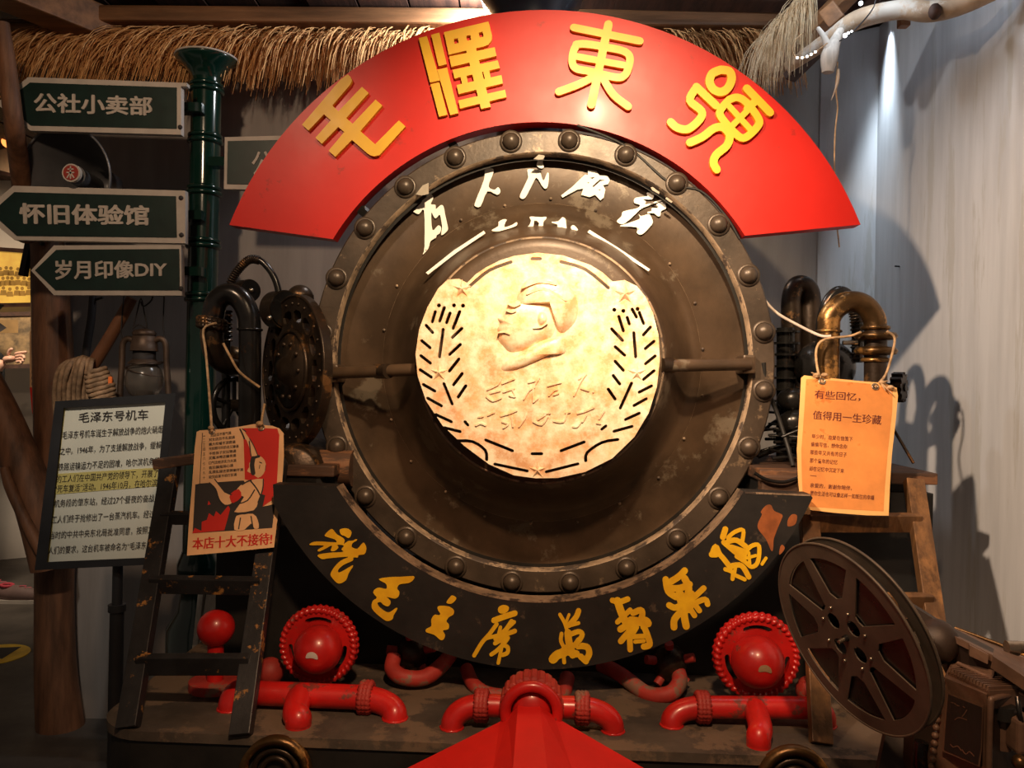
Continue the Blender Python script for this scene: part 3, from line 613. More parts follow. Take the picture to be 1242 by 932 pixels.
# lower black sign
lo = thing('curved_black_sign', 'crescent-shaped black signboard with eight yellow characters under the boiler', 'sign', L(655, 812, -.29), LM)
o1 = arc(657, 449, 363.5, (983, 603), (332, 612), 48); i1 = arc(657, 441, 288.5, (902, 597), (410, 590), 48)
ml = mL(-.31)
part('board', G().prism(o1+[(331, 588)]+i1[::-1]+[(983, 600)], ml, 0, .05), SIGNB, lo)
q1 = arc(657, 441, 288.3, (903, 597), (409, 590), 48); q2 = arc(657, 441, 290.3, (904, 598), (408, 591), 48)
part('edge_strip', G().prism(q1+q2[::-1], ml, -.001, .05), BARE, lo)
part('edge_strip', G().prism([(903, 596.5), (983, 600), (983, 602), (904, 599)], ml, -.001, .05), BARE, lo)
def ch(z, outs=(), strokes=(), holes=(), mat=YELP, d=.0025):
    g = G()
    if strokes or len(outs) > 1:
        g.strokes([[(z[0]+a/z[2], z[1]+b/z[2], wd*1.12/z[2]) for a, b in pts] for pts, wd in strokes], ml, -d, 0, 4, [catmull(T(*z, q), 3, True) for q in outs])
        return part('character', g, mat, lo)
    for i, q in enumerate(outs): g.prism(T(*z, q), ml, -d, 0, holes=[T(*z, h) for h in (holes if i == 0 else [])], smooth=0 if holes else 3)
    for i, (pts, wd) in enumerate(strokes): g.brush([(z[0]+a/z[2], z[1]+b/z[2], wd*1.12/z[2]) for a, b in pts], ml, -d, 0, n=4)
    return part('character', g, mat, lo)
ch((370, 630, 10.36), [[(250, 200), (310, 135), (350, 130), (400, 190), (470, 230), (500, 270), (490, 310), (540, 275), (600, 270), (640, 250), (655, 265), (600, 300), (590, 350), (660, 370), (730, 295), (770, 350), (765, 410), (740, 440), (675, 450), (665, 480), (610, 480), (600, 520), (510, 560), (440, 610), (415, 650), (430, 670), (510, 630), (595, 580), (600, 600), (550, 680), (520, 760), (450, 805), (400, 795), (340, 730), (325, 680), (370, 600), (450, 520), (545, 470), (300, 490), (220, 500), (165, 465), (185, 440), (330, 420), (480, 410), (460, 375), (490, 330), (410, 320), (420, 360), (370, 400), (325, 390), (340, 330), (240, 380), (175, 405), (165, 380), (240, 330), (70, 325), (75, 300), (150, 280), (350, 290), (400, 285), (370, 250), (290, 225)],
    [(440, 130), (520, 115), (580, 150), (580, 200), (550, 235), (500, 210), (455, 190)]])
ch((440, 690, 9.554), [[(190, 120), (310, 98), (440, 95), (590, 88), (585, 130), (530, 165), (430, 180), (400, 230), (425, 270), (415, 320), (370, 345), (275, 325), (320, 370), (320, 410), (290, 435), (240, 415), (210, 385), (170, 400), (200, 450), (270, 500), (320, 500), (385, 455), (400, 470), (360, 540), (345, 585), (290, 605), (235, 580), (130, 490), (105, 430), (120, 370), (165, 335), (125, 280), (140, 240), (190, 220), (270, 235), (280, 195), (260, 165)]])
ch((440, 690, 9.554), [[(870, 440), (920, 430), (1000, 440), (1055, 480), (1050, 530), (1000, 560), (970, 610), (1000, 650), (990, 700), (930, 715), (955, 770), (935, 820), (895, 820), (830, 765), (740, 735), (735, 700), (795, 665), (795, 590), (830, 535), (880, 540), (900, 520), (875, 480)], [(970, 390), (1010, 330), (1040, 310), (1085, 340), (1060, 380), (1020, 405)]])
ch((560, 725, 7.763), [[(345, 95), (390, 70), (440, 85), (440, 120), (400, 150), (350, 140)]], [([(305, 215), (400, 180), (500, 148)], 48), ([(330, 250), (260, 345), (190, 425), (118, 545)], 34), ([(190, 425), (230, 385), (330, 360)], 30), ([(365, 280), (345, 360)], 30), ([(470, 225), (410, 310), (340, 360)], 40), ([(500, 315), (420, 345), (320, 390)], 38), ([(430, 290), (495, 230)], 30),
    ([(315, 430), (380, 395), (435, 380)], 36), ([(430, 390), (390, 440), (330, 500), (280, 535)], 34), ([(400, 450), (435, 470), (430, 520), (385, 540)], 34), ([(385, 430), (365, 520), (345, 615)], 30)])
ch((560, 725, 7.763), [], [([(925, 160), (970, 240), (1000, 340)], 30), ([(1010, 160), (980, 240)], 24), ([(1100, 125), (1075, 185), (1010, 260)], 46), ([(1100, 240), (1010, 265)], 30), ([(1025, 345), (1100, 320), (1135, 345), (1110, 400)], 42), ([(940, 340), (935, 410), (980, 500)], 32), ([(1000, 330), (1010, 420), (1045, 540)], 60), ([(1100, 400), (1060, 450), (980, 470)], 46), ([(960, 500), (1080, 530)], 60),
    ([(1130, 455), (1185, 470), (1200, 530), (1165, 595)], 52), ([(1090, 470), (1180, 465)], 30), ([(860, 580), (900, 540), (960, 520)], 75), ([(960, 540), (965, 610)], 32), ([(1120, 555), (1170, 600)], 50)])
ch((730, 690, 8.471), [], [([(108, 325), (180, 340), (265, 312)], 50), ([(160, 330), (200, 450), (250, 560), (300, 630)], 70), ([(160, 548), (230, 480), (290, 425)], 46), ([(190, 622), (300, 560), (430, 520)], 60), ([(195, 745), (250, 680), (330, 590)], 55), ([(320, 455), (400, 425), (415, 470), (390, 540)], 55), ([(300, 530), (470, 560)], 75), ([(450, 520), (480, 550), (420, 600)], 45),
    ([(285, 680), (290, 830)], 52), ([(430, 590), (470, 690), (490, 780), (430, 800)], 56), ([(310, 700), (450, 690)], 42), ([(340, 750), (430, 740)], 36), ([(360, 600), (300, 700)], 40)])
ch((730, 690, 8.471), [], [([(850, 20), (790, 80), (680, 150)], 60), ([(655, 110), (680, 230), (760, 290)], 60), ([(690, 200), (800, 200), (900, 160)], 60), ([(850, 100), (890, 200), (870, 330)], 66), ([(690, 375), (760, 400), (860, 340), (910, 300)], 56), ([(740, 600), (745, 520), (820, 430)], 62), ([(865, 590), (845, 480), (850, 400)], 66), ([(950, 480), (900, 400)], 50), ([(1000, 430), (950, 360)], 50),
    ([(1085, 365), (1060, 315), (960, 350)], 50), ([(1045, 200), (950, 290)], 52), ([(800, 260), (830, 380)], 80), ([(920, 260), (900, 420)], 66)])
ch((850, 600, 8.107), [], [([(240, 340), (215, 420)], 50), ([(225, 470), (330, 560), (420, 625)], 46), ([(265, 425), (330, 370), (415, 350), (405, 470)], 34), ([(270, 460), (350, 450), (440, 510)], 46), ([(300, 520), (420, 560)], 50), ([(350, 610), (430, 660), (500, 712), (560, 660), (570, 505), (500, 505), (440, 560)], 36), ([(430, 630), (540, 600)], 26), ([(470, 570), (480, 680)], 26), ([(440, 560), (420, 640)], 36),
    ([(110, 585), (145, 510), (180, 580), (230, 640), (290, 720)], 46), ([(105, 590), (150, 590)], 50), ([(240, 735), (310, 765), (310, 830)], 36), ([(310, 700), (400, 700), (470, 810)], 46), ([(330, 790), (430, 835)], 34), ([(340, 700), (325, 800)], 30), ([(600, 685), (640, 625)], 26)])
for q in ([(560, 290), (600, 200), (590, 170), (640, 110), (690, 105), (720, 160), (800, 200), (790, 250), (760, 320), (730, 400), (715, 450), (710, 540), (690, 550), (640, 440), (570, 350)], [(850, 300), (860, 240), (900, 195), (945, 210), (930, 290), (870, 315)], [(780, 520), (800, 495), (825, 525), (800, 570), (770, 590)]):
    part('peeled_patch', G().prism(T(850, 600, 8.107, q), ml, -.0006, 0, smooth=4), RUST, lo)

# chimney, seen as a flared rim above the banner
ch_ = thing('chimney', 'blue-black flared chimney mouth behind the top of the arched banner', 'chimney', L(645, 60, .3), LM)
c0 = L(645, 2, .22)
part('stack', G().lathe([(.10, -.55), (.10, -.12), (.115, -.05), (.150, -.005), (.155, .03), (.150, .03), (.11, -.03), (.09, -.12)], c0, (0, 0, 1), 48), CHIM, ch_)
part('rim', G().torus(c0+V((0, 0, .02)), .153, .007, (0, 0, 1)), BRASSD, ch_)

# ------------------------------------------------------------------ plinth and black housing
PZ = 0.555
F0, F1 = Lz(122, 872, PZ), Lz(1242, 922, PZ)
yf = Lz(640, 906, PZ).y; xL = Lz(124, 868, PZ).x; xR = 1.12; yb = -0.12
pl = thing('black_plinth', 'long black plinth with a dusty top and rounded left end carrying the locomotive', 'plinth', (0, 0.1, 0), LM)
cr = .12
ol = [(xL, yb+.75), (xL, yf+cr)]+[(xL+cr-cr*cos(a), yf+cr-cr*sin(a)) for a in [pi/2*i/8 for i in range(1, 9)]]+[(xR, yf), (xR, yb+.75)]
id3 = lambda z: (lambda x, y, d: V((x, y, z+d)))
part('top', G().prism(ol, id3(PZ), -.02, 0), DUST, pl)
part('skirt', G().prism([(xL+.006, yb+.74), (xL+.006, yf+cr)]+[(xL+cr-(cr-.006)*cos(a), yf+cr-(cr-.006)*sin(a)) for a in [pi/2*i/8 for i in range(1, 9)]]+[(xR-.006, yf+.006), (xR-.006, yb+.74)], id3(0), .0, PZ-.02), BLACK, pl)
hs = thing('black_housing', 'flat black housing filling the space below and beside the boiler', 'housing', (0, .1, PZ), LM)
hxl, hxr = L(262, 700, -.1).x, L(1132, 600, -.1).x
Rh = .66; zt_ = 1.04; a0 = math.asin((zt_-ZC)/Rh)
arc_ = [(Rh*cos(pi-a0+(a0*2+pi)*k/40), ZC+Rh*sin(pi-a0+(a0*2+pi)*k/40)) for k in range(41)]
arc_ = [(Rh*cos(pi+(-a0)+(pi+2*a0)*k/40), ZC+Rh*sin(pi+(-a0)+(pi+2*a0)*k/40)) for k in range(41)]
part('panel', G().prism([(hxl, PZ), (hxl, zt_)]+[(x, max(z, PZ+.002)) for x, z in arc_]+[(hxr, zt_), (hxr, PZ)], lambda x, y, d: V((x, d, y)), -.10, -.06), BLACK, hs)
part('rear_panel', G().box(((hxl+hxr)/2, .09, (PZ+.80)/2), (hxr-hxl, .03, .80-PZ)), BLACK, hs)
def chest(name, x0, x1, z, label, mat):
    t = thing(name, label, 'casing', ((x0+x1)/2, .15, PZ), LM)
    part('lid', G().box(((x0+x1)/2, .12, z-.012), (x1-x0+.02, .46, .03), bev=.004), mat, t)
    part('body', G().box(((x0+x1)/2, .14, (z+PZ)/2-.012), (x1-x0, .40, z-PZ-.03)), BLACK, t)
    return t
zl = L(370, 556, -.10).z; zr = L(1030, 573, -.10).z
lch = chest('side_casing', L(262, 560, -.1).x, L(402, 560, -.1).x, zl-.02, 'dark side casing under the bent pipe at the left of the boiler', BOXW)
part('cylinder', G().lathe([(1e-4, 0), (.075, 0), (.085, .012), (.085, .26), (1e-4, .27)], V((L(352, 555, -.09).x, -.1, zl-.05)), (0, 1, 0), 32), BRASSD, lch)
part('cylinder', G().tube([V((L(238, 552, -.08).x, .0, zl-.035)), V((L(420, 552, -.08).x, .0, zl-.035))], .05, 20, 1), BOXW, lch)
rch = chest('side_casing', L(925, 570, -.1).x, L(1131, 570, -.1).x, zr, 'brown-lidded side casing under the bronze bent pipe at the right', BOXW)
part('block', G().box((L(948, 585, -.12).x, -.10, zr-.05), (.10, .04, .08), bev=.006), BOXW, rch)

# ladders
def ladder(name, rails, rungs, mat, label, wd=.044, dp=.026):
    P = []
    t = thing(name, label, 'ladder', Lz(*rails[0][1], PZ), LM, 'ladders leaning on the side casings')
    for (top, foot, tl) in rails:
        a = Lz(*foot, PZ+.0005); b = L(*top, tl)
        part('rail', G().beam(a, b, wd, dp, (0, -1, .3), .002), mat, t); P.append((a, b))
    for (p, q, h) in rungs:
        def on(px, rl):
            a, b = rl; best = None                              # point of the rail seen at this height
            for k in range(201):
                s = a+(b-a)*(k/200.0); r = LI.to_3x3() @ ray(*px); d = s-CL; tt = d.dot(r)/r.dot(r); e = abs((CL+r*tt-s).z)
                if best is None or e < best[0]: best = (e, s)
            return best[1]
        u, v = on(p, P[0]), on(q, P[1])
        part('rung', G().beam(u, v, dp*.8, h, (0, -.3, 1), .002), mat, t)
    return t
ladder('ladder', [((209, 556), (155, 884), -.13), ((338, 560), (292, 893), -.13)], [((200, 628), (327, 628), .03), ((190, 709), (315, 711), .04), ((176, 806), (303, 806), .045)], LADL,
       'black wooden ladder with worn gold edges leaning at the left end of the plinth')
g = G().beam(L(190, 563, -.14), L(240, 556, -.14), .05, .028, (0, 0, 1), .004); tp = part('top_bar', g, BOXW, bpy.data.objects['ladder'])
ladder('ladder', [((979, 585), (996, 903), -.14), ((1108, 583), (1154, 900), -.14)], [((985, 634), (1115, 634), .045), ((990, 732), (1128, 732), .045)], LADR,
       'bronze-brown wooden ladder at the right behind the film reel')
solo('leaning_plank', G().beam(L(247, 806, .02), L(262, 700, .1), .035, .02, (0, -1, 0), .002).beam(L(236, 806, .03), L(247, 700, .11), .016, .02, (0, -1, 0), .002), WOODW, 'whitewashed wood plank leaning behind the red ball on a neck', 'plank', LM)

# ------------------------------------------------------------------ red pipework standing on the plinth
def onp(px, py, dz=0.0): return Lz(px, py, PZ+dz)
def pipe_run(name, label, elbow_in, elbow_out, yc, xs, r_px, tees, collars, ends, mat=RED):
    """a horizontal pipe at picture height yc; its elbows come down to the plinth at the pixels in ends"""
    yl = onp(*ends[0]).y+.03; r = r_px*(2.2+yl)/F
    base = onp(*ends[0]); t = thing(name, label, 'pipe', base, LM, 'red pipes on the plinth')
    zc = L(xs[0], yc[0], yl).z
    A, B = L(xs[0], yc[0], yl), L(xs[1], yc[1], yl)
    part('pipe', G().tube([A, B], r, 20, 1), mat, t)
    for (sx, (ex, ey)) in ends and zip((0, 1), ends):
        if ex is None: continue
        S = A if sx == 0 else B; Ept = onp(ex, ey, .0); s = -1 if sx == 0 else 1
        dx = Ept.x-S.x
        ye = Ept.y+r*.7; Ept = V((Ept.x, ye, PZ)); m = [S]+[V((S.x+dx*sin(a), S.y+(ye-S.y)*(1-cos(a)), PZ+(S.z-PZ)*cos(a)**.8)) for a in (.35, .7, 1.0, 1.25, 1.45)]+[V((Ept.x, ye, PZ-.014))]
        part('elbow', G().tube(m, r*1.02, 20, 3), mat, t)
        part('weld', G().torus(Ept+V((0, 0, .001)), r*1.0, .003, (0, 0, 1), 24, 6, 9, .3), mat, t)
    for (tx, ex, ey) in tees:
        S = L(tx, yc[0]+(yc[1]-yc[0])*(tx-xs[0])/(xs[1]-xs[0]), yl); Ept = onp(ex, ey)
        part('tee_branch', G().tube([S, S+V((0, -.02, .0)), V((S.x*.6+Ept.x*.4, S.y+(Ept.y+r*.8-S.y)*.8, S.z-.012)), V((Ept.x, Ept.y+r*.8, (S.z+PZ)/2)), V((Ept.x, Ept.y+r*.8, PZ+.005)), V((Ept.x, Ept.y+r*.8, PZ-.012))], r*1.05, 20, 6), mat, t)
    for cx in collars:
        S = L(cx, yc[0]+(yc[1]-yc[0])*(cx-xs[0])/(xs[1]-xs[0]), yl); ax = (B-A).normalized()
        for k in (-1, 0, 1): part('twisted_collar', G().torus(S+ax*(k*.008), r*1.12, .0075, ax, 60, 10, 22, .28, 1), REDD, t)
    return t, A, B, yl, r
pipe_run('red_pipe', 'red bent pipe with a front branch at the left of the plinth beside the ladder', 0, 0, (840, 846), (291, 432), 14.5, [(366, 358, 886)], [444], [(275, 864), (477, 876)])
tt, A, B, yl_, r_ = pipe_run('red_pipe', 'red pipe with two down-turned elbows in the middle behind the red plow', 0, 0, (856, 859), (590, 702), 13.5, [], [584, 706], [(547, 887), (744, 891)])
pipe_run('red_pipe', 'red bent pipe with a front branch right of the plow beside the film reel', 0, 0, (858, 859), (860, 984), 13, [(914, 923, 910)], [852], [(816, 884), (None, None)] if False else [(816, 884), (1003, 884)])
# gear coupling in the middle
gc = thing('gear_coupling', 'red toothed coupling ring on the middle pipe just behind the plow', 'coupling', V((A.x*.5+B.x*.5, yl_, PZ)), LM)
c = L(645, 856, yl_-.015); R1 = 39*(2.2+c.y)/F
part('toothed_ring', G().lathe([(R1*.70, -.035), (R1*.93, -.035), (R1, -.028), (R1, .022), (R1*.7, .03)], c, (0, -1, 0), 96, False, lambda a, r, h: 1.0 if r < R1*.95 else (1.0 if (a*12/pi) % 1 < .55 else .93)), REDD, gc)
part('inner_ring', G().torus(c+V((0, -.038, 0)), R1*.80, .012), RED, gc)
part('hub', G().ball(c+V((0, -.02, 0)), R1*.62, 32, (0, -1, 0), .6, True), RED, gc)
part('stand', G().box(c+V((0, .01, -.035)), (.05, .04, .07)), REDD, gc)
# wheels with ball hubs
for (wx, wy, wr, bx, by, lab, patch) in ((386, 784, 48, 386, 788, 'red braided-rim buffer disc with a grey-chipped ball, left under the boiler', (.55, .5, .46)), (918, 797, 51, 919, 803, 'red braided-rim buffer disc with a tan-scuffed ball, right under the boiler', (.30, .19, .10))):
    yw = -.30; c = L(wx, wy, yw); R1 = wr*(2.2+yw)/F
    t = thing('buffer_disc', lab, 'wheel', V((c.x, c.y, PZ)), LM, 'buffer discs under the boiler')
    fm = lambda x, y, d, c=c: V((c.x+x, c.y+d, c.z+y))
    hol = []
    for a0 in (90, 205, 335):
        pts = [(.70*R1*cos(radians(a0+a)), .70*R1*sin(radians(a0+a)), R1*.11) for a in range(-24, 25, 8)]; hol.append(outline(pts))
    part('wheel_plate', G().prism(circ(0, 0, R1*.92, 64), fm, -.004, .012, holes=hol), RED, t)
    part('braided_rim', G().torus(c, R1*.915, R1*.085, (0, 1, 0), 240, 10, 40, .22, 1), RED, t)
    part('braided_rim', G().torus(c+V((0, .014, 0)), R1*.93, R1*.085, (0, 1, 0), 240, 10, 40, .22, -1), RED, t)
    bp = part('ball_hub', G().ball(L(bx, by, yw-.035), R1*.60, 32), RED, t)
    q = L(bx, by, yw-.035)
    cm = M('chipped_paint', patch, 0.6, 0, .1)
    part('chip', G().prism(catmull([(-.22, -.04), (-.16, .16), (.05, .21), (.22, .10), (.25, -.08), (.02, -.02)], 4, True)+[], lambda x, y, d, q=q: q+V((x, -math.sqrt(max(0, 1-x*x-y*y)), y))*(R1*(.601+d)), .0, .01, holes=[circ(0.02, .08, .05, 8), circ(-.1, .06, .03, 6), circ(.13, .03, .03, 6)]).prism(circ(.02, .08, .05, 8), lambda x, y, d, q=q: q+V((x, -math.sqrt(max(0, 1-x*x-y*y)), y))*(R1*(.601+d)), .0, .01).prism(circ(-.1, .06, .03, 6), lambda x, y, d, q=q: q+V((x, -math.sqrt(max(0, 1-x*x-y*y)), y))*(R1*(.601+d)), .0, .01).prism(circ(.13, .03, .03, 6), lambda x, y, d, q=q: q+V((x, -math.sqrt(max(0, 1-x*x-y*y)), y))*(R1*(.601+d)), .0, .01), cm, bp, 'bare chipped spot')
    part('stem', G().tube([c+V((0, .01, 0)), c+V((0, .14, 0))], R1*.33, 16, 1), BLACK, t)
    part('stand', G().box(V((c.x, c.y+.02, (PZ+c.z-R1*.8)/2)), (.05, .03, max(.02, c.z-R1*.8-PZ))), REDD, t)
    for sx in (-1, 1):
        a = onp(bx+sx*64, by+54)
        if sx > 0 and bx > 600 or sx < 0 and bx < 600: part('foot_knob', G().ball(V((c.x+sx*R1*1.35, c.y+.03, PZ+.033)), .034, 20), REDD, t)
kn = L(262, 762, -.30)
t = thing('ball_post', 'red ball on a short neck standing behind the left ladder', 'knob', V((kn.x, kn.y, PZ)), LM)
part('ball', G().ball(kn, 22.5*1.9/F, 32), RED, t)
part('neck', G().tube([kn, V((kn.x, kn.y, PZ+.02))], [.019, .019], 16, 1), RED, t); part('flange', G().disc(V((kn.x, kn.y, PZ)), .06, .02, (0, 0, 1)), REDD, t)
# small curved hoses and dark valves behind
def hose(pts, r, label, yls, mat=REDD):
    P = [L(x, y, yl) for (x, y), yl in zip(pts, yls)]
    t = thing('red_hose', label, 'hose', V((P[1].x, P[1].y, PZ)), LM, 'faded red hoses under the black sign')
    part('hose', G().tube(P, r, 14, 7), mat, t); return t
hose([(478, 797), (476, 812), (490, 822), (515, 822), (535, 808), (548, 792)], .019, 'faded red curved hose hanging under the second character of the black sign', [-.22, -.25, -.27, -.26, -.22, -.15])
hose([(566, 812), (574, 830), (592, 842), (625, 846)], .017, 'faded red curved hose entering the middle coupling from the left', [-.18, -.25, -.28, -.28])
hose([(688, 822), (684, 838), (676, 850)], .019, 'short faded red stub hose at the right of the middle coupling', [-.2, -.25, -.28])
hose([(728, 806), (752, 818), (785, 842), (812, 842), (824, 828), (822, 814)], .019, 'long faded red ribbed hose sagging right of the middle coupling', [-.15, -.19, -.26, -.28, -.25, -.2])
for x, y, lab in ((500, 792, 'small dark valve head above the left curved hose'), (812, 804, 'small dark valve head above the right curved hose')):
    c = L(x, y, -.19); t = thing('hose_fitting', lab, 'valve', c-V((0, 0, .05)), LM)
    part('body', G().ball(c, .042, 20, sq=1.1), BRASSD, t)
    for k in range(5):
        a = 2*pi*k/5+.4; part('lug', G().tube([c+V((cos(a)*.03, -.01, sin(a)*.03)), c+V((cos(a)*.062, -.02, sin(a)*.055))], .011, 10, 1), REDD, t)
# vents in the skirt front
for x, y, lab in ((336, 935, 'round brass vent in the front of the plinth at the left'), (962, 948, 'round brass vent in the front of the plinth at the right')):
    c = L(x, y, yf); R1 = .074; c = V((c.x, yf+.004, c.z)); t = thing('round_vent', lab, 'vent', c-V((0, 0, R1)), LM)
    part('bezel', G().lathe([(R1*.8, -.0), (R1*.8, .022), (R1, .026), (R1, 0)], c, (0, -1, 0), 48), BRASS, t)
    part('grille', G().torus(c+V((0, -.012, 0)), R1*.62, .006), BRASSD, t); part('grille', G().torus(c+V((0, -.012, 0)), R1*.4, .006), BRASSD, t)
    part('backing', G().disc(c, R1*.8, -.006), BLACK, t)

# plow
pw = thing('red_plow', 'bright red faceted wedge plow pointing at the camera, bottom centre', 'plow', (0, yf-.25, .2), LM)
def P_(px, py, yl): return L(px, py, yl)
y0 = yl_-.06
top = [P_(616, 868, y0+.015), P_(628, 858, y0), P_(655, 858, y0), P_(672, 868, y0+.015)]
low = [P_(598, 935, y0-.17), P_(622, 935, y0-.22), P_(664, 935, y0-.22), P_(694, 935, y0-.17)]
lw2 = [q+V((0, -.22, -.28)) for q in low]; 
Lf = [P_(606, 876, yf+.035), P_(488, 935, yf-.06), P_(488, 935, yf-.06)+V((-.12, .0, -.28))]
Rt = [P_(680, 874, yf+.035), P_(786, 935, yf-.06), P_(786, 935, yf-.06)+V((.12, .0, -.28))]
def quadpart(nm, q, th_=.012):
    n = (q[1]-q[0]).cross(q[2]-q[0]).normalized()
    if n.y > 0: n = -n
    part(nm, G().hexa(q, [p-n*th_ for p in q]), REDC, pw)
quadpart('centre_facet', [top[1], top[2], low[2], low[1]]); quadpart('centre_facet', [low[1], low[2], lw2[2], lw2[1]])
quadpart('side_facet', [top[0], top[1], low[1], low[0]]); quadpart('side_facet', [top[2], top[3], low[3], low[2]])
quadpart('wing', [Lf[0], top[0], low[0], Lf[1]]); quadpart('wing', [top[3], Rt[0], Rt[1], low[3]])
quadpart('wing', [Lf[1], low[0], lw2[0], Lf[2]]); quadpart('wing', [low[3], Rt[1], Rt[2], lw2[3]])
quadpart('side_facet', [low[0], low[1], lw2[1], lw2[0]]); quadpart('side_facet', [low[2], low[3], lw2[3], lw2[2]])
quadpart('cap', [top[1], top[2], top[2]+V((0, .07, 0)), top[1]+V((0, .07, 0))])

# ------------------------------------------------------------------ left-hand fittings
def tubep(pts, yls, r, n=5, seg=20): return G().tube([L(x, y, yl) for (x, y), yl in zip(pts, yls)], r, seg, n)
lp = thing('bent_pipe', 'glossy gunmetal U-bend pipe at the left carrying the red-and-cream poster', 'pipe', V((L(303, 520, -.02).x, -.02, zl)), LM)
r1 = 13.5*2.18/F
part('pipe', tubep([(303, 562), (303, 470), (303, 400), (300, 378), (290, 362), (276, 357), (263, 366), (258, 385)], [-.02]*8, r1, 5, 24), GUN, lp)
part('drop_leg', tubep([(258, 384), (257, 410), (262, 432), (276, 444), (292, 446)], [-.02, -.02, .0, .03, .08], [r1, r1*1.02, r1*.98, r1*.85, r1*.7], 5, 24), BRASSD, lp)
part('joint', G().torus(L(303, 400, -.02), r1*1.03, .004, (0, 0, 1)), GUN, lp)
for k in range(3): part('twisted_collar', G().torus(L(257, 389+4*k, -.02), r1*1.1, .008, (.15, 0, 1), 60, 10, 20, .3, 1), BRASSD, lp)
part('flange', G().disc(V((L(303, 545, -.02).x, -.02, zl-.02)), r1*1.6, .02, (0, 0, 1)), GUN, lp)
hs2 = thing('ribbed_hose', 'thin ribbed black hose arching above the left U-bend pipe', 'hose', V((L(320, 400, .1).x, .1, zl)), LM)
P0 = [(276, 358), (281, 340), (291, 325), (303, 315), (315, 316), (326, 326), (334, 340), (338, 354)]
part('hose', tubep(P0, [.1]*8, .0095, 5, 14), GUN, hs2)
PP = catmull([tuple(L(x, y, .1)) for x, y in P0[:5]], 6)
for i in range(1, len(PP)-1): part('rib', G().torus(V(PP[i]), .0105, .003, V(PP[i+1])-V(PP[i-1]), 16, 6), BRASSD, hs2)
for (x, y, rx, lab) in ((299, 353, 14, 'small round black pulley just behind the left U-bend'), (342, 376, 24, 'brass spool with a black end beside the left U-bend')):
    c = L(x, y, .12); R1 = rx*2.3/F; t = thing('pulley', lab, 'pulley', c-V((0, 0, R1)), LM); ax = V((.78, -.62, 0))
    part('drum', G().disc(c-ax.normalized()*.03, R1, .05, ax, 36), BRASSD, t); part('end_disc', G().disc(c+ax.normalized()*.02, R1*.93, .006, ax, 36), GUN, t)
    part('hub', G().ball(c+ax.normalized()*.026, R1*.22, 12), CHROM, t)
    if rx > 20: part('hub', G().ball(L(327, 386, .06), .008, 12), CHROM, t)
t = thing('short_bollard', 'dark dome-topped post between the spool and the boiler ring', 'post', V((L(364, 400, .16).x, .16, zl)), LM)
part('post', G().tube([V((L(364, 400, .16).x, .16, zl)), L(364, 372, .16), L(364, 358, .16)], .040, 24, 1), BRASSD, t); part('dome', G().ball(L(364, 362, .16), .040, 24, (0, 0, 1), 1, True), BRASSD, t)
c = L(358, 450, .04); R1 = .215; ax = V((-.72, -.62, 0)).normalized()
t = thing('ornate_gear_disc', 'large dark pierced metal disc standing edgewise beside the left of the boiler', 'disc', V((c.x, c.y, zl)), LM)
u = ax.cross(V((0, 0, 1))).normalized(); vv = V((0, 0, 1))
fm = lambda x, y, d: c+u*x+vv*y+ax*(-d)
hol = [outline([((R1*.72)*cos(a+e), (R1*.72)*sin(a+e), R1*.16) for e in (-.09, 0, .09)], True, 3) for a in [2*pi*i/14 for i in range(14)]]
part('disc', G().prism(circ(0, 0, R1, 72), fm, -.012, .012, holes=hol), BRASSD, t)
part('rim', G().torus(c+ax*.010, R1*.98, .005, ax, 72, 8), BRASSD, t)
part('inner_ring', G().torus(c+ax*.016, R1*.52, .006, ax, 60, 8), BRASSD, t)
part('hub', G().lathe([(R1*.5, .0), (R1*.48, .02), (R1*.2, .028), (R1*.12, .05), (1e-4, .052)], c, ax, 48), BRASSD, t)
for i in range(28):
    a = 2*pi*i/28; part('bolt', G().ball(fm(R1*.88*cos(a), R1*.88*sin(a), -.012), .005, 8), BRASSD, t)
for i in range(10):
    a = 2*pi*i/10; part('bolt', G().ball(fm(R1*.36*cos(a), R1*.36*sin(a), -.024), .008, 8), BRASSD, t)
c = L(284, 492, .1); t = thing('spoked_handwheel', 'dark spoked handwheel half hidden behind the left U-bend pipe', 'wheel', c-V((0, 0, .085)), LM); ax = V((.9, -.42, 0)).normalized()
part('rim', G().torus(c, .078, .009, ax, 40, 10), GUN, t)
u = ax.cross(V((0, 0, 1))).normalized()
for i in range(5):
    a = 2*pi*i/5+.3; part('spoke', G().tube([c, c+(u*cos(a)+V((0, 0, 1))*sin(a))*.078], .006, 8, 1), GUN, t)
part('hub', G().tube([c-ax*.02, c+ax*.04], .018, 16, 1), BRASSD, t); part('axle', G().tube([c-ax*.015, c-ax*.09], .01, 10, 1), GUN, t)
t = thing('threaded_pipe', 'pale-and-black threaded pipe stub inside the left U-bend', 'pipe', V((L(276, 440, .08).x, .08, zl)), LM)
part('pipe', tubep([(274, 560), (274, 440), (275, 378)], [.08]*3, .012, 1), GUN, t)
for k in range(8): part('thread', G().torus(L(275, 378+k*5, .08), .014, .0035, (0, 0, 1), 20, 6), CHROM if k % 2 else GUN, t)
solo('brass_float', G().ball(L(281, 436, .13), .04, 24), BRASS, 'aged brass bulb seen through the left U-bend', 'valve', LM)

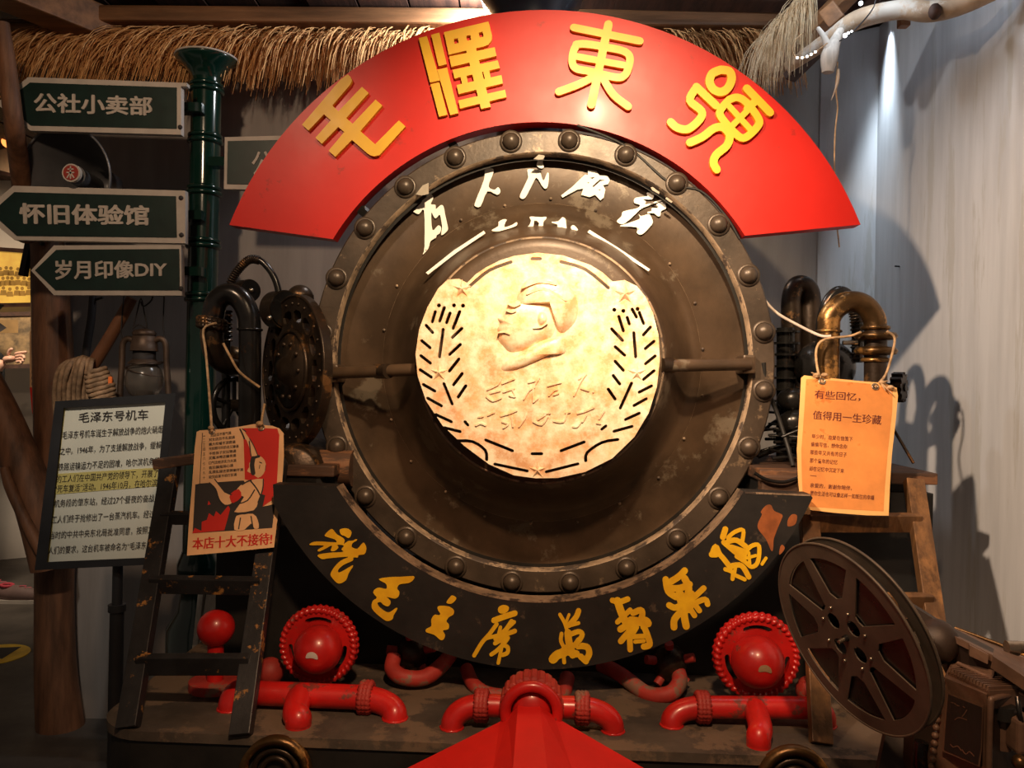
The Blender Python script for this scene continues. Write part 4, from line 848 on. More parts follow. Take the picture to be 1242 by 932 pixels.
# ------------------------------------------------------------------ right-hand fittings
rp = thing('bent_pipe', 'bronze U-bend pipe at the right carrying the orange leather card', 'pipe', V((L(1006, 570, .0).x, .0, zr)), LM)
r2 = 13*2.2/F
part('pipe', tubep([(1003, 575), (1004, 480), (1005, 402), (1007, 384), (1018, 371), (1034, 366), (1050, 372), (1060, 386), (1062, 400)], [.0]*9, r2, 5, 24), BRASS, rp)
part('drop_leg', tubep([(1062, 398), (1062, 440), (1062, 575)], [.0]*3, r2*1.0, 1, 24), BRASSD, rp)
for y, q in ((408, 1.9), (426, 1.9)): part('flange', G().lathe([(r2, -.012), (r2*q*.9, -.009), (r2*q, 0), (r2*q*.9, .009), (r2, .012)], L(1062, y, 0), (0, 0, 1), 40), BRASS, rp)
for y in (398, 437): part('joint', G().torus(L(1062, y, 0), r2*1.08, .006, (0, 0, 1)), BRASS, rp)
part('joint', G().torus(L(1005, 402, 0), r2*1.04, .004, (0, 0, 1)), BRASS, rp)
part('bolt', G().tube([L(1022, 416, -.0), L(1040, 416, -.0)], .006, 8, 1), CHROM, rp)
t = thing('tall_double_pipe', 'dark bronze narrow U-bend pipe in the corner behind the right end of the boiler', 'pipe', V((L(968, 480, .3).x, .3, zr)), LM)
part('pipe', tubep([(960, 560), (960, 400), (960, 366), (964, 350), (971, 346), (979, 350), (983, 364), (983, 400), (983, 560)], [.3]*9, 12*2.5/F, 4, 20), BRASSD, t)
t = thing('finned_cylinder', 'dark cylinder with a stack of horizontal cooling fins beside the right of the boiler ring', 'cylinder', V((L(952, 520, .2).x, .2, zr)), LM)
c = L(953, 520, .2); part('barrel', G().tube([V((c.x, .2, zr)), L(953, 398, .2)], .026, 20, 1), GUN, t)
for i in range(10):
    q = L(953, 404+14*i, .2); part('fin', G().disc(q, .040 if i < 6 else .05, .006, (0, 0, 1), 32), GUN, t)
t = thing('round_tank', 'rounded dark tank behind the orange leather card', 'tank', V((L(1000, 520, .14).x, .2, zr)), LM)
part('tank', G().ball(L(1000, 446, .16), .085, 32, sq=.95), GUN, t); part('saddle', G().tube([V((L(1000, 500, .16).x, .16, zr)), L(1000, 470, .16)], .05, 20, 1), GUN, t)
part('rib', G().ball(L(962, 485, .10), .035, 20, (1, 0, 0), 1.3), GUN, t); part('rib', G().ball(L(965, 512, .09), .036, 20, (1, 0, 0), 1.3), GUN, t)
t = thing('ribbed_hose', 'ribbed black hose looping behind the bronze U-bend pipe', 'hose', V((L(1010, 520, .12).x, .12, zr)), LM)
P1 = [(996, 420), (997, 390), (1004, 366), (1016, 354), (1028, 358), (1037, 376), (1040, 400), (1040, 440)]
part('hose', tubep(P1, [.12]*8, .016, 5, 14), GUN, t)
PP = catmull([tuple(L(x, y, .12)) for x, y in P1[4:]], 6)
for i in range(1, len(PP)-1): part('rib', G().torus(V(PP[i]), .017, .0032, V(PP[i+1])-V(PP[i-1]), 18, 6), BRASSD, t)
c = L(1090, 470, .12); ax = V((.8, -.6, 0)).normalized(); t = thing('cog_wheel', 'small dark cog wheel with brass teeth at the upper right corner of the orange card', 'cog', c-V((0, 0, .06)), LM)
part('cog', G().lathe([(.010, -.015), (.043, -.015), (.043, .015), (.010, .015)], c, ax, 96, False, lambda a, r, h: 1 if r < .04 else (1.0 if (a*6/pi) % 1 < .5 else .78)), BRASSD, t)
part('shaft', G().tube([c-ax*.10, c+ax*.02], .012, 12, 1), GUN, t)
solo('pale_wire', G().tube([L(908, 330, .06), L(922, 356, .06), L(940, 378, .05), (L(965, 393, .04)), L(994, 407, -.02), L(1008, 408, -.035)], .0042, 8, 6), M('pale_cable', (.62, .50, .42), .5), 'pale pinkish wire drooping from the boiler ring to the bronze pipe', 'wire', LM)
g = G()
rn = random.Random(3)
t = thing('dark_twigs', 'tangle of dark sticks lying on the right casing lid beside the boiler', 'twigs', V((L(950, 555, .1).x, .1, zr)), LM)
for i in range(26):
    a = L(rn.uniform(915, 990), rn.uniform(520, 566), rn.uniform(-.02, .2)); b = a+V((rn.uniform(.05, .14), rn.uniform(-.06, .1), rn.uniform(-.03, .04)))
    a.z = max(a.z, zr+.006); b.z = max(b.z, zr+.006); part('twig', G().tube([a, (a+b)/2+V((0, 0, rn.uniform(-.0, .012))), b], .005, 6, 3), GUN, t)
solo('dark_cable', G().tube([L(926, 440, .0), L(930, 470, .01), L(942, 500, .02), L(955, 540, .0), L(962, 566, -.04)], .006, 8, 5), BLACK, 'thin black cable hanging down behind the right edge of the boiler ring', 'cable', LM)
solo('sagging_cord', G().tube([L(915, 574, -.13), L(930, 582, -.135), L(950, 585, -.135), L(968, 580, -.13)], .0045, 8, 5), GUN, 'grey cord sagging above the right tip of the black sign', 'cord', LM)
solo('leaning_stick', G().tube([L(1060, 480, .06), L(1108, 562, -.05)], .0042, 8, 1), BRASSD, 'thin stick leaning behind the lower right of the orange card', 'stick', LM)

# ------------------------------------------------------------------ hanging cards
def bent(Q, amp=.004):
    return lambda x, y, d: Q.px(x, y, d)
Qp = PlaneQ([(240, 522), (346, 517), (334, 664), (227, 674)], [-.17, -.165, -.325, -.33]); K = (210, 500, 4.658)
po = thing('printed_poster_card', 'cream card with a red-and-black print of a pointing worker, hung on the left pipe', 'poster', Qp.uv(.5, 1), LM)
def zz(pts, k=K): return T(*k, pts)
eyes = [zz(circ(218, 110, 9, 10)), zz(circ(499, 92, 10, 10))]
pcard = part('card', G().prism(zz([(133, 112), (150, 104), (280, 96), (380, 82), (455, 68), (560, 78), (600, 92), (624, 120), (626, 250), (615, 420), (585, 640), (570, 765), (330, 790), (78, 812), (88, 640), (108, 400), (122, 200)]), Qp.px, 0, -.004, holes=eyes), CARD, po)
def flat(pts, mat, nm, d, sm=0, holes=()): return part(nm, G().prism(zz(pts), Qp.px, d, d-.0003, smooth=sm, holes=[zz(h) for h in holes]), mat, po)
flat([(164, 118), (176, 118), (158, 398), (400, 388), (480, 540), (575, 520), (560, 655), (110, 686), (125, 410), (148, 405)], INK, 'print', .0006)
flat([(396, 92), (480, 90), (588, 94), (600, 130), (592, 300), (585, 430), (556, 500), (480, 552), (500, 400), (405, 380)], PRED, 'print', .0009, holes=[circ(499, 92, 11, 8)] if False else ())
flat([(108, 686), (122, 655), (160, 672), (162, 620), (190, 610), (203, 572), (230, 592), (242, 560), (268, 582), (312, 528), (322, 548), (290, 668)], PRED, 'print', .0010)
flat([(200, 500), (212, 522), (195, 525)], PRED, 'print', .0010)
flat([(340, 540), (400, 480), (430, 440), (520, 470), (500, 560), (560, 640), (290, 668), (320, 560)], INK, 'print', .0011)
CR = CARD
part('figure_print', G().prism(zz([(398, 96), (410, 120), (430, 150), (455, 185), (478, 245), (446, 252), (430, 200), (415, 160), (385, 130), (378, 100)]), Qp.px, .0014, .0011).prism(zz([(430, 290), (455, 255), (490, 248), (518, 275), (524, 310), (510, 350), (480, 372), (450, 350), (418, 335), (430, 312)]), Qp.px, .0014, .0011, smooth=2)
     .prism(zz([(440, 385), (510, 378), (505, 430), (480, 510), (455, 555), (370, 568), (345, 565), (400, 480), (350, 465), (365, 430), (400, 400)]), Qp.px, .0014, .0011, smooth=2)
     .prism(zz([(195, 395), (225, 375), (255, 410), (290, 455), (325, 470), (330, 515), (295, 525), (260, 490), (238, 428)]), Qp.px, .0014, .0011, smooth=2)
     .prism(zz([(345, 665), (352, 600), (372, 582), (450, 575), (478, 610), (484, 655), (460, 660), (440, 630), (400, 668)]), Qp.px, .0014, .0011, smooth=2), CARD, po)
part('print', G().prism(zz([(322, 465), (370, 435), (386, 480), (338, 515), (322, 495)]), Qp.px, .0017, .0014, smooth=2), PRED, po)
def ink(pts, wd, d=.0018, mat=INK, z=K): return G().brush([(z[0]+a/z[2], z[1]+b/z[2], wd/z[2]) for a, b in pts], Qp.px, d, d-.0003, n=3)
gi = G(); IL = []
for pts, wd in (([(452, 262), (446, 300), (452, 345)], 26), ([(458, 258), (485, 250)], 14), ([(488, 283), (500, 288)], 5), ([(524, 300), (520, 330)], 3), ([(490, 300), (487, 318)], 4), ([(438, 390), (470, 430), (492, 470)], 8), ([(340, 568), (400, 575), (460, 560)], 8), ([(360, 520), (420, 500), (460, 440)], 7),
                ([(235, 380), (270, 425), (300, 455), (330, 468)], 6), ([(205, 400), (240, 435), (258, 490), (290, 527), (340, 520)], 7), ([(430, 165), (440, 250)], 6), ([(378, 97), (392, 125), (402, 150)], 9), ([(390, 95), (410, 110)], 6), ([(440, 385), (415, 395), (390, 410)], 8), ([(510, 380), (505, 440), (480, 510)], 7), ([(380, 600), (370, 660)], 7), ([(440, 590), (450, 650)], 7), ([(480, 250), (455, 190), (432, 150)], 5)):
    IL.append([(K[0]+a/K[2], K[1]+b/K[2], wd/K[2]) for a, b in pts])
gi.strokes(IL, Qp.px, .0018, .0015, 3)
part('print', gi, INK, po)
part('text_panel', G().prism(zz([(168, 118), (396, 100), (398, 386), (152, 404)]), Qp.px, .0013, .0010), CARD, po)
rows = ['对店员不客气滴', '对女店员不礼貌滴', '赖大吹嘘不消费滴', '光拍照可问价还又嫌滴', '不给孩子买玩物滴', '买瓶冰啤还嫌贵滴', '口气比经济实力大滴', '背后搞鬼闹心滴', '乱摸乱碰还要摔砸坏滴', '砍完店家不给打折滴']
nums = '一二三四五六七八九十'; wds = [328, 349, 352, 368, 354, 354, 356, 338, 398, 358]; H_ = (240, 515, 13.31)
g = G(); Y0 = [135, 205, 280, 350, 428, 500, 580, 660, 728, 808]
for i in range(10):
    x0 = 178+(28 if i == 0 else 0); x1 = {0: 535, 1: 595, 2: 605, 3: 655, 4: 615, 5: 615, 6: 618, 7: 568, 8: 732, 9: 625}[i]
    yt = Y0[i]+(0); a = T(*H_, [(x0, yt+18), (x1, yt-25), (x1, yt+26), (x0, yt+70)])
    g = G(); text(g, rows[i], Qp.px, a, .0017, None, .03, 2)
    a = T(*H_, [(80, yt+30), (120, yt+26), (118, yt+76), (78, yt+80)]) if nums[i] != '一' else T(*H_, [(85, yt+50), (118, yt+46), (118, yt+56), (85, yt+60)])
    text(g, nums[i], Qp.px, a, .0017, None, .01, 2); part('text_line', g, INK, pcard)
g = G(); text(g, '本店十大不接待!', Qp.px, zz([(112, 712), (560, 682), (556, 748), (110, 778)]), .0012, None, .035, 3); part('headline', g, PRED, po)
def grommets(po_, Q, pts, r):
    for x, y in pts:
        c = Q.px(x, y, .0015); part('eyelet', G().torus(c, r, .0022, Q.N, 24, 8), CHROM, po_)
grommets(pcard, Qp, [(257, 523.5), (317, 519.5)], .007)
tw = thing('jute_twine', 'jute twine tied through the eyelets of the red-and-cream poster on the left pipe', 'twine', Qp.px(257, 523), LM)
part('strand', G().tube([Qp.px(257, 524, .006), L(254, 480, -.12), L(250, 430, -.08), L(247, 400, -.06), L(262, 392, -.075)], .0035, 8, 4), TWINE, tw)
part('strand', G().tube([L(271, 417, -.05), L(280, 434, -.07), L(291, 452, -.075), L(315, 470, -.06)], .0035, 8, 4), TWINE, tw)
part('strand', G().tube([Qp.px(317, 520, .006), L(318, 506, -.07), L(321, 490, -.05)], .0035, 8, 4), TWINE, tw)
part('knot', G().ball(Qp.px(315, 514, .008), .010, 10, sq=.7), TWINE, tw); part('knot', G().ball(Qp.px(256, 519, .008), .008, 10, sq=.7), TWINE, tw)

Qo = PlaneQ([(972, 456), (1089, 467), (1078, 626), (968, 617)], [-.13, -.13, -.25, -.25]); K2 = (940, 440, 4.236)
oc = thing('orange_leather_card', 'orange leather card with dark red handwriting hanging from the bronze pipe', 'card', Qo.uv(.5, 1), LM)
z2 = lambda pts: T(*K2, pts)
ocard = part('card', G().prism(z2([(134, 78), (150, 66), (250, 76), (440, 95), (560, 105), (625, 130), (632, 170), (620, 300), (600, 480), (590, 640), (584, 787), (470, 785), (300, 772), (133, 752), (118, 600), (112, 450), (125, 250)]), Qo.px, 0, -.005, holes=[z2(circ(241, 96, 10, 10)), z2(circ(515, 124, 10, 10))]), CARDE, oc)
oface = part('face_panel', G().prism(z2([(160, 85), (215, 84), (222, 108), (250, 118), (270, 90), (440, 105), (490, 110), (500, 138), (525, 145), (545, 122), (605, 145), (602, 250), (578, 480), (565, 640), (558, 765), (300, 750), (145, 738), (138, 600), (135, 450), (150, 250)]), Qo.px, .0004, .0), CARDO, oc)
g = G()
text(g, '有些回忆，', Qo.px, z2([(205, 140), (440, 158), (438, 198), (203, 186)]), .0009, None, .012, 3)
part('text_line', g, INKR, oface); g = G(); text(g, '值得用一生珍藏', Qo.px, z2([(196, 246), (548, 272), (545, 320), (194, 290)]), .0009, None, .012, 3)
part('text_line', g, INKR, oface)
g = G()
for tx, x0, y0_, x1 in (('年少时，总爱在信笺下', 190, 366, 400), ('偷偷写信，想你念你', 186, 407, 372), ('那些年又共有的日子', 182, 448, 370), ('那个童年的记忆', 180, 490, 322), ('却在记忆中沉淀下来', 178, 532, 356), ('亲爱的，谢谢你陪伴，', 182, 618, 396), ('愿你生活也可以像这样一如既往的幸福', 182, 658, 510)):
    g = G(); sl = (x1-x0)*.075; text(g, tx, Qo.px, z2([(x0, y0_), (x1, y0_+sl), (x1-2, y0_+sl+24), (x0-2, y0_+24)]), .0009, None, .012, 2); part('text_line', g, INKR, oface)
g = G(); g.brush(z2([(182, 580), (212, 584)]) and [(940+182/4.236, 440+580/4.236, .7), (940+212/4.236, 440+584/4.236, .7)], Qo.px, .0009, .0004)
part('dash_line', g, INKR, oface)
grommets(ocard, Qo, [(997, 462.7), (1061.5, 469.3)], .0075)
tw = thing('jute_twine', 'jute twine tied through the eyelets of the orange card on the bronze pipe', 'twine', Qo.px(997, 462), LM)
part('strand', G().tube([Qo.px(997, 463, .006), L(992, 450, -.06), L(990, 425, -.05), L(1000, 412, -.05), L(1030, 408, -.03), L(1044, 403, -.05)], .0033, 8, 4), TWINE, tw)
part('strand', G().tube([Qo.px(1062, 469, .006), L(1074, 455, -.07), L(1082, 430, -.075), L(1085, 410, -.06), L(1076, 402, -.06)], .0033, 8, 4), TWINE, tw)
for x, y in ((990, 455), (1000, 455), (1070, 464), (1080, 470)): 
    Q_ = Qo.px(x, y, .007); part('knot', G().ball(Q_, .009, 10, sq=.6), TWINE, tw)
for (x, y, k) in ((984, 452, 0), (985, 459, 0), (1074, 474, 1), (1082, 478, 1), (1078, 462, 1)):
    c = Qo.px(994 if k == 0 else 1068, 456 if k == 0 else 464, .008); part('frayed_end', G().tube([c, Qo.px(x, y, .014)], [.003, .001], 6, 1), TWINE, tw)

# ------------------------------------------------------------------ film projector in the right foreground
PD = 1.40
def ngon_frame(n):
    n = n.normalized(); u = n.cross(V((0, 0, 1))).normalized(); return u, u.cross(n) if False else n.cross(u)
ctr = W(1019, 774, PD); cm_ = camo.matrix_world.to_3x3()
view = (ctr-CAM).normalized(); xi = cm_ @ V((1, 0, 0)); yi = cm_ @ V((0, -1, 0))      # picture right, picture down
mn = (xi*0.888+yi*(-0.459)); mn = (mn-view*mn.dot(view)).normalized()
nrm = (-mn*0.86-view*0.51).normalized()
mj = nrm.cross(mn).normalized(); 
if mj.dot(yi) < 0: mj = -mj
bx_ = nrm.cross(mj).normalized()
RR = 120*PD/F
cw = W(1027, 774, PD)
rl = thing('film_reel', 'large metal film reel tilted in the right foreground in front of the ladder', 'film reel', cw+V((0, 0, -RR)), ID)
def fr_(off): return lambda x, y, d: cw+bx_*x+mj*y+nrm*(off-d)
wins = []
for i in range(8):
    a0 = 2*pi*i/8+.18; a1 = a0+2*pi/8
    wide = i % 2 == 0
    def pt(r, a): return (r*cos(a), r*sin(a))
    hw = .020/ (RR) # spoke half width angle at rim
    o = [pt(RR*.845, a0+.075+(a1-a0-.15)*k/8) for k in range(9)]
    ri = RR*(.46 if wide else .42); am = (a0+a1)/2; da = .12 if wide else .17
    if wide: inn_ = [pt(ri*1.02, a1-.20), pt(ri*.92, am), pt(ri*1.02, a0+.20)]
    else: inn_ = [pt(RR*.36, a1-.24), pt(RR*.34, am), pt(RR*.36, a0+.24)]
    wins.append(o+inn_)
hubh = [circ(RR*.20*cos(a), RR*.20*sin(a), RR*.085, 14) for a in [pi/4+.18+pi/8+i*pi/2 for i in range(4)]]
for k, off in ((0, 0.0), (1, -.026)):
    fl = part('flange', G().prism(circ(0, 0, RR, 96), fr_(off), 0, .0025, holes=wins+hubh+[circ(0, 0, RR*.03, 8)]), FILM, rl)
    part('rim_bead', G().torus(cw+nrm*(off-.001), RR, .0025, nrm, 96, 8), FILM, fl)
part('core', G().lathe([(RR*.38, -.025), (RR*.38, -.003)], cw, nrm, 64).lathe([(RR*.30, -.025), (RR*.30, -.003)], cw, nrm, 64), FILMD, rl)
part('wound_film', G().lathe([(RR*.38, -.022), (RR*.84, -.022), (RR*.84, -.005), (RR*.38, -.005)], cw, nrm, 96, False), FILMD, rl)
for i in range(8):
    a = 2*pi*i/8+.18; part('rivet', G().ball(cw+(bx_*cos(a)+mj*sin(a))*RR*.32+nrm*.001, .0032, 8), CHROM, rl)
part('spindle', G().tube([cw+nrm*-.12, cw+nrm*.006], .006, 12, 1), GUN, rl)
part('spindle_cap', G().tube([cw+nrm*.006, cw+nrm*.018], .0035, 10, 1), CHROM, rl)
pj = thing('film_projector', 'old brown film projector with a black badge in the lower right corner', 'projector', W(1190, 930, 1.45)+V((0, .1, -.2)), ID)
# supporting arm
part('reel_arm', G().hexa([W(1086, 722, 1.56), W(1150, 762, 1.50), W(1138, 812, 1.50), W(1112, 800, 1.54)], [W(1086, 722, 1.56)+V((.01, .03, 0)), W(1150, 762, 1.5)+V((.01, .03, 0)), W(1138, 812, 1.5)+V((.01, .03, 0)), W(1112, 800, 1.54)+V((.01, .03, 0))]), PROJD, pj)
part('reel_arm', G().beam(W(1000, 700, 1.66), W(1130, 770, 1.52), .03, .02, bev=.003), PROJD, pj)
part('arm_boss', G().ball(W(1134, 778, 1.51), .042, 24, (-.6, -.6, .3), .8), PROJD, pj)
part('arm_knob', G().tube([W(1106, 775, 1.42), W(1126, 777, 1.47)], .011, 18, 1).torus(W(1107, 775, 1.422), .012, .0035, W(1126, 777, 1.47)-W(1106, 775, 1.42), 24, 8).torus(W(1117, 776, 1.447), .012, .0035, W(1126, 777, 1.47)-W(1106, 775, 1.42), 24, 8), CHROM, pj)
def slab(nm, quad, depth, th_, mat, lab=None):
    Q = Quad(quad, depth); back = -Q.N*th_
    return Q, part(nm, G().hexa(Q.P, [p+back for p in Q.P]), mat, pj, lab)
# deck: top cover sloping to the right
def W4(l): return [W(*q) for q in l]
tp = W4([(1146, 766, 1.50), (1158, 762, 1.62), (1262, 806, 1.52), (1262, 824, 1.33)])
part('top_cover', G().hexa(tp, [p+V((0, 0, -.012)) for p in tp]), PROJ, pj)
part('cover_edge', G().tube([W(1158, 762, 1.62), W(1210, 781, 1.57), W(1262, 803, 1.52)], .004, 8, 1), BRASS, pj)
fr4 = W4([(1146, 768, 1.50), (1262, 828, 1.33), (1262, 880, 1.36), (1150, 824, 1.52)])
part('front_panel', G().hexa(fr4, [p+V((.03, .08, 0)) for p in fr4]), PROJD, pj)
pt4 = W4([(1176, 783, 1.44), (1199, 795, 1.41), (1198, 806, 1.41), (1176, 796, 1.44)])
part('name_plate', G().hexa(pt4, [p+V((.004, .01, 0)) for p in pt4]), PROJ, pj)
part('shelf_edge', G().tube([W(1162, 805, 1.455), W(1262, 852, 1.30)], .004, 8, 1), PROJ, pj)
part('raised_block', G().hexa(W4([(1206, 786, 1.40), (1262, 806, 1.40), (1262, 834, 1.27), (1204, 796, 1.36)]), [p+V((0, .005, -.022)) for p in W4([(1206, 786, 1.40), (1262, 806, 1.40), (1262, 834, 1.27), (1204, 796, 1.36)])]), PROJ, pj)
for x, y, r in ((1222, 784, .013), (1232, 783, .011)): part('knurled_knob', G().tube([W(x, y, 1.43)-V((.008, .01, 0)), W(x, y, 1.43)+V((.010, -.012, 0))], r, 12, 1), CHROM, pj)
# lamp house with ribs
lh = W4([(1145, 822, 1.42), (1197, 843, 1.30), (1196, 960, 1.30), (1128, 960, 1.42)])
bk = [q+V((.10, .14, 0)) for q in lh]
part('lamp_house', G().hexa(lh, bk), PROJ, pj)
rf_ = W4([(1150, 814, 1.43), (1200, 838, 1.30), (1262, 836, 1.36), (1196, 810, 1.52)])
tl_, tr_, br_, bl_ = rf_
part('roof', G().hexa(rf_, [p+V((0, 0, -.03)) for p in rf_]), PROJ, pj)
for i in range(13):
    s = (i+.5)/13; a = tl_.lerp(tr_, s)+V((0, 0, .002)); b = bl_.lerp(br_, s)+V((0, 0, .002)); part('roof_rib', G().beam(a, b, .004, .008), PROJ, pj)
for i in range(12):
    p = W(1142-1.1*i, 826+9.5*i, 1.415); part('side_rib', G().ball(p, .0062, 10), PROJ, pj)
Qb = Quad([(1150, 843), (1191, 859), (1186, 928), (1142, 912)], 1.36); Qb.P[0] = lh[0]; Qb.N = (lh[1]-lh[0]).cross(lh[3]-lh[0]).normalized()
if Qb.N.dot(CAM-lh[0]) < 0: Qb.N = -Qb.N
K3 = (1120, 830, 9.14)
part('badge_frame', G().prism(T(*K3, [(255, 90), (665, 240), (650, 700), (625, 920), (210, 745), (235, 400)]), Qb.px, .004, -.02), PROJ, pj)
part('badge', G().prism(T(*K3, [(275, 115), (650, 262), (635, 700), (603, 895), (228, 728), (250, 400)]), Qb.px, .0052, .003), BLACK, pj, 'black badge with a faint drawing')
g = G()
for q in ([(310, 205), (330, 210)], [(345, 215), (360, 228)], [(370, 235), (395, 245)], [(440, 250), (458, 262)], [(480, 290), (455, 330), (430, 360)], [(350, 395), (385, 375), (430, 380), (480, 400)], [(300, 670), (330, 700), (380, 690), (420, 740)], [(430, 730), (470, 780), (510, 750), (560, 800)]):
    g.brush([(K3[0]+a/K3[2], K3[1]+b/K3[2], 1.2) for a, b in q], Qb.px, .0058, .0052, n=3)
part('badge_marks', g, PROJ, pj)
sd = W4([(1200, 842, 1.30), (1250, 836, 1.38), (1250, 960, 1.38), (1199, 960, 1.30)])
part('side_panel', G().hexa(sd, [p+V((.02, .05, 0)) for p in sd]), PROJD, pj)
part('side_rail', G().tube([W(1199, 960, 1.295), W(1201, 860, 1.295), W(1206, 848, 1.30), (W(1232, 842, 1.345))], .005, 10, 4), PROJ, pj)
part('condenser', G().tube([W(1216, 872, 1.33), W(1216, 908, 1.33)], .014, 18, 1), PROJ, pj)
part('condenser', G().tube([W(1218, 856, 1.32), W(1218, 872, 1.32)], .017, 18, 1), BLACK, pj)
part('lens_block', G().box(W(1236, 888, 1.31), (.035, .05, .055), bev=.006), PROJ, pj)
part('lever', G().tube([W(1234, 846, 1.30), W(1236, 862, 1.29), W(1240, 880, 1.29)], .004, 8, 4), GUN, pj)
part('lever_knob', G().ball(W(1237, 925, 1.28), .012, 14), BRASS, pj)
part('pillar', G().beam(W(1118, 796, 1.50), W(1112, 960, 1.50), .04, .04, bev=.005), PROJD, pj)
part('base_plate', G().hexa(W4([(1085, 838, 1.58), (1122, 838, 1.52), (1122, 960, 1.48), (1060, 960, 1.50)]), [q+V((.01, .03, 0)) for q in W4([(1085, 838, 1.58), (1122, 838, 1.52), (1122, 960, 1.48), (1060, 960, 1.50)])]), PROJD, pj)
part('bottom_coil', G().tube([W(1118, 900, 1.44), W(1116, 925, 1.44), W(1122, 950, 1.44)], .012, 14, 4), GUN, pj)
tb = thing('projector_stand', 'stand carrying the film projector, below the picture edge at the right', 'stand', (1.0, 1.45, 0), ID)
zt = W(1190, 975, 1.46).z
part('table_top', G().box((1.02, 1.38, zt-.012), (.62, .17, .024), bev=.004), BOXW, tb)
for sx in (-.26, .26):
    for sy in (-.17, .17): part('leg', G().box((1.02+sx, 1.38+sy*.35, (zt-.024)/2), (.04, .04, zt-.024)), BOXW, tb)

# ================================================================== LEFT SIDE
GD = 2.78
def gx(px, py): return W(px, py, GD)
gp = thing('signpost', 'glossy dark green signpost column with double rings and a wide flared top', 'post', V((W(243, 600, GD).x, GD, 0)), ID)
gX = W(248.5, 200, GD).x; rP = 18*GD/F
zt = W(248, 76, GD).z
part('column', G().lathe([(rP*.97, 0), (rP*.97, zt-.04)], V((gX, GD, 0)), (0, 0, 1), 40), GREEN, gp)
part('flared_top', G().lathe([(rP*.97, -.06), (rP*1.05, -.045), (rP*1.4, -.022), (rP*1.9, -.004), (rP*2.0, .006), (rP*2.0, .010), (1e-4, .012)], V((gX, GD, zt)), (0, 0, 1), 48), GREEN, gp)
part('rim', G().torus(V((gX, GD, zt+.012)), rP*2.0, .0035, (0, 0, 1), 48, 8), FRM, gp)  # cream colour paints in the light along the flared top's edge
for y in (104, 166, 229, 293, 358):
    z = W(247, y, GD).z
    for k, f in ((0, 1.18), (1, 1.28)): part('ring', G().torus(V((gX, GD, z-.018*k)), rP*.98, .008 if k == 0 else .010, (0, 0, 1), 40, 10), GREEN, gp)
part('base', G().lathe([(rP, .70), (rP*1.3, .66), (rP*1.3, .62), (rP*1.0, .58), (rP*1.2, .5), (rP*1.9, .44), (rP*1.9, 0)], V((gX, GD, 0)), (0, 0, 1), 40), GREEN, gp)
# arrow signs
def arrow(label, outer, inner, txt, tq, bold, bolts, depth, faceout=0.03, cat='sign'):
    Qd = Quad([(outer[0]), (outer[1]), (outer[2]), (outer[3])], depth) if False else None
    fm = lambda x, y, d: W(x, y, depth)+V((0, -d, 0))
    c = fm(outer[1][0], outer[3][1], 0)
    t = thing('arrow_sign', label, cat, c, ID, 'green signs on the signpost')
    part('panel', G().prism(outer, fm, -.004, -.028), FRM, t); part('green_face', G().prism(inner, fm, -.001, -.004), GSIGN, t)
    if txt:
        g = G(); text(g, txt, fm, tq, .001, -.0015, bold, 3); part('lettering', g, FRM, t)
    for x, y in bolts: part('bolt', G().ball(fm(x, y, -.003), .008, 12, (0, -1, 0), .6, True), INK, t)
    return t
arrow('upper green arrow sign pointing left above the horn speaker, five large pale characters', [(33, 93), (226, 100), (226, 104), (219, 104), (219, 163), (36, 158), (-2, 128), (-2, 122)], [(36, 100), (214, 106), (214, 156), (37, 152), (6, 127), (6, 123)], '公社小卖部', [(42, 113), (184, 118), (184, 140), (42, 136)], .03, [(218, 154)], 2.62)
arrow('middle green arrow sign pointing left between the horn speaker and the lowest sign', [(15, 225), (224, 231), (224, 295), (16.5, 291), (-8, 271), (-8, 245)], [(17, 233), (213, 238), (214, 288), (20, 286), (-2, 266), (-2, 250)], '怀旧体验馆', [(24, 247), (180, 250), (180, 273), (25, 271)], .035, [(219, 240), (219.5, 285)], 2.60)
arrow('lowest green arrow sign pointing left, ending in the latin letters DIY', [(64.5, 297.5), (219, 297), (220, 358.5), (64.5, 358), (36.6, 328)], [(68, 303), (217, 302), (217.5, 352), (67, 352), (42, 328)], '岁月印像DIY', [(67, 316), (202, 317), (202, 336), (68, 339)], .028, [(219, 350)], 2.61)
arrow('green sign panel right of the post, mostly hidden by the red banner', [(272, 166), (420, 162), (440, 196), (420, 232), (271, 229)], [(276, 171), (418, 168), (432, 197), (418, 226), (275, 223)], '公共厕所', [(306, 184), (412, 181), (412, 212), (306, 215)], .014, [], 2.66)
for y in (132, 262, 330):
    part('clamp', G().box(W(226, y, GD-.06), (.12, .05, .03)), GREEN, gp)
part('clamp', G().box(W(268, 198, GD-.06), (.07, .05, .03)), GREEN, gp)
# horn loudspeaker
hc = W(90, 214, 2.72); ax = (V((-.12, -1, -.12))).normalized(); R1 = 57*2.7/F
t = thing('horn_loudspeaker', 'grey horn loudspeaker with a small red-and-white badge between the two upper arrow signs', 'loudspeaker', hc-V((0, 0, R1)), ID)
part('horn', G().lathe([(R1*1.0, .045), (R1*1.02, .04), (R1*.985, .03), (R1*.86, .0), (R1*.6, -.06), (R1*.35, -.13), (R1*.22, -.22), (1e-4, -.22)], hc, ax, 64), GREY, t)
part('rim', G().torus(hc+ax*.043, R1, .0035, ax, 64, 8), GREYL, t)
bc = W(89, 211, 2.58); part('throat_tube', G().tube([bc+V((-.035, .20, .01)), bc+V((-.02, .1, .005)), bc+V((0, .012, 0))], [.03, .031, .030], 20, 1), GREY, t)
part('badge', G().disc(bc, .029, .014, (0, -1, 0), 32), FRM, t); part('badge', G().disc(bc+V((0, -.014, 0)), .024, .002, (0, -1, 0), 32), M('badge_red', (.28, .03, .02), .5), t, 'dark red badge face')
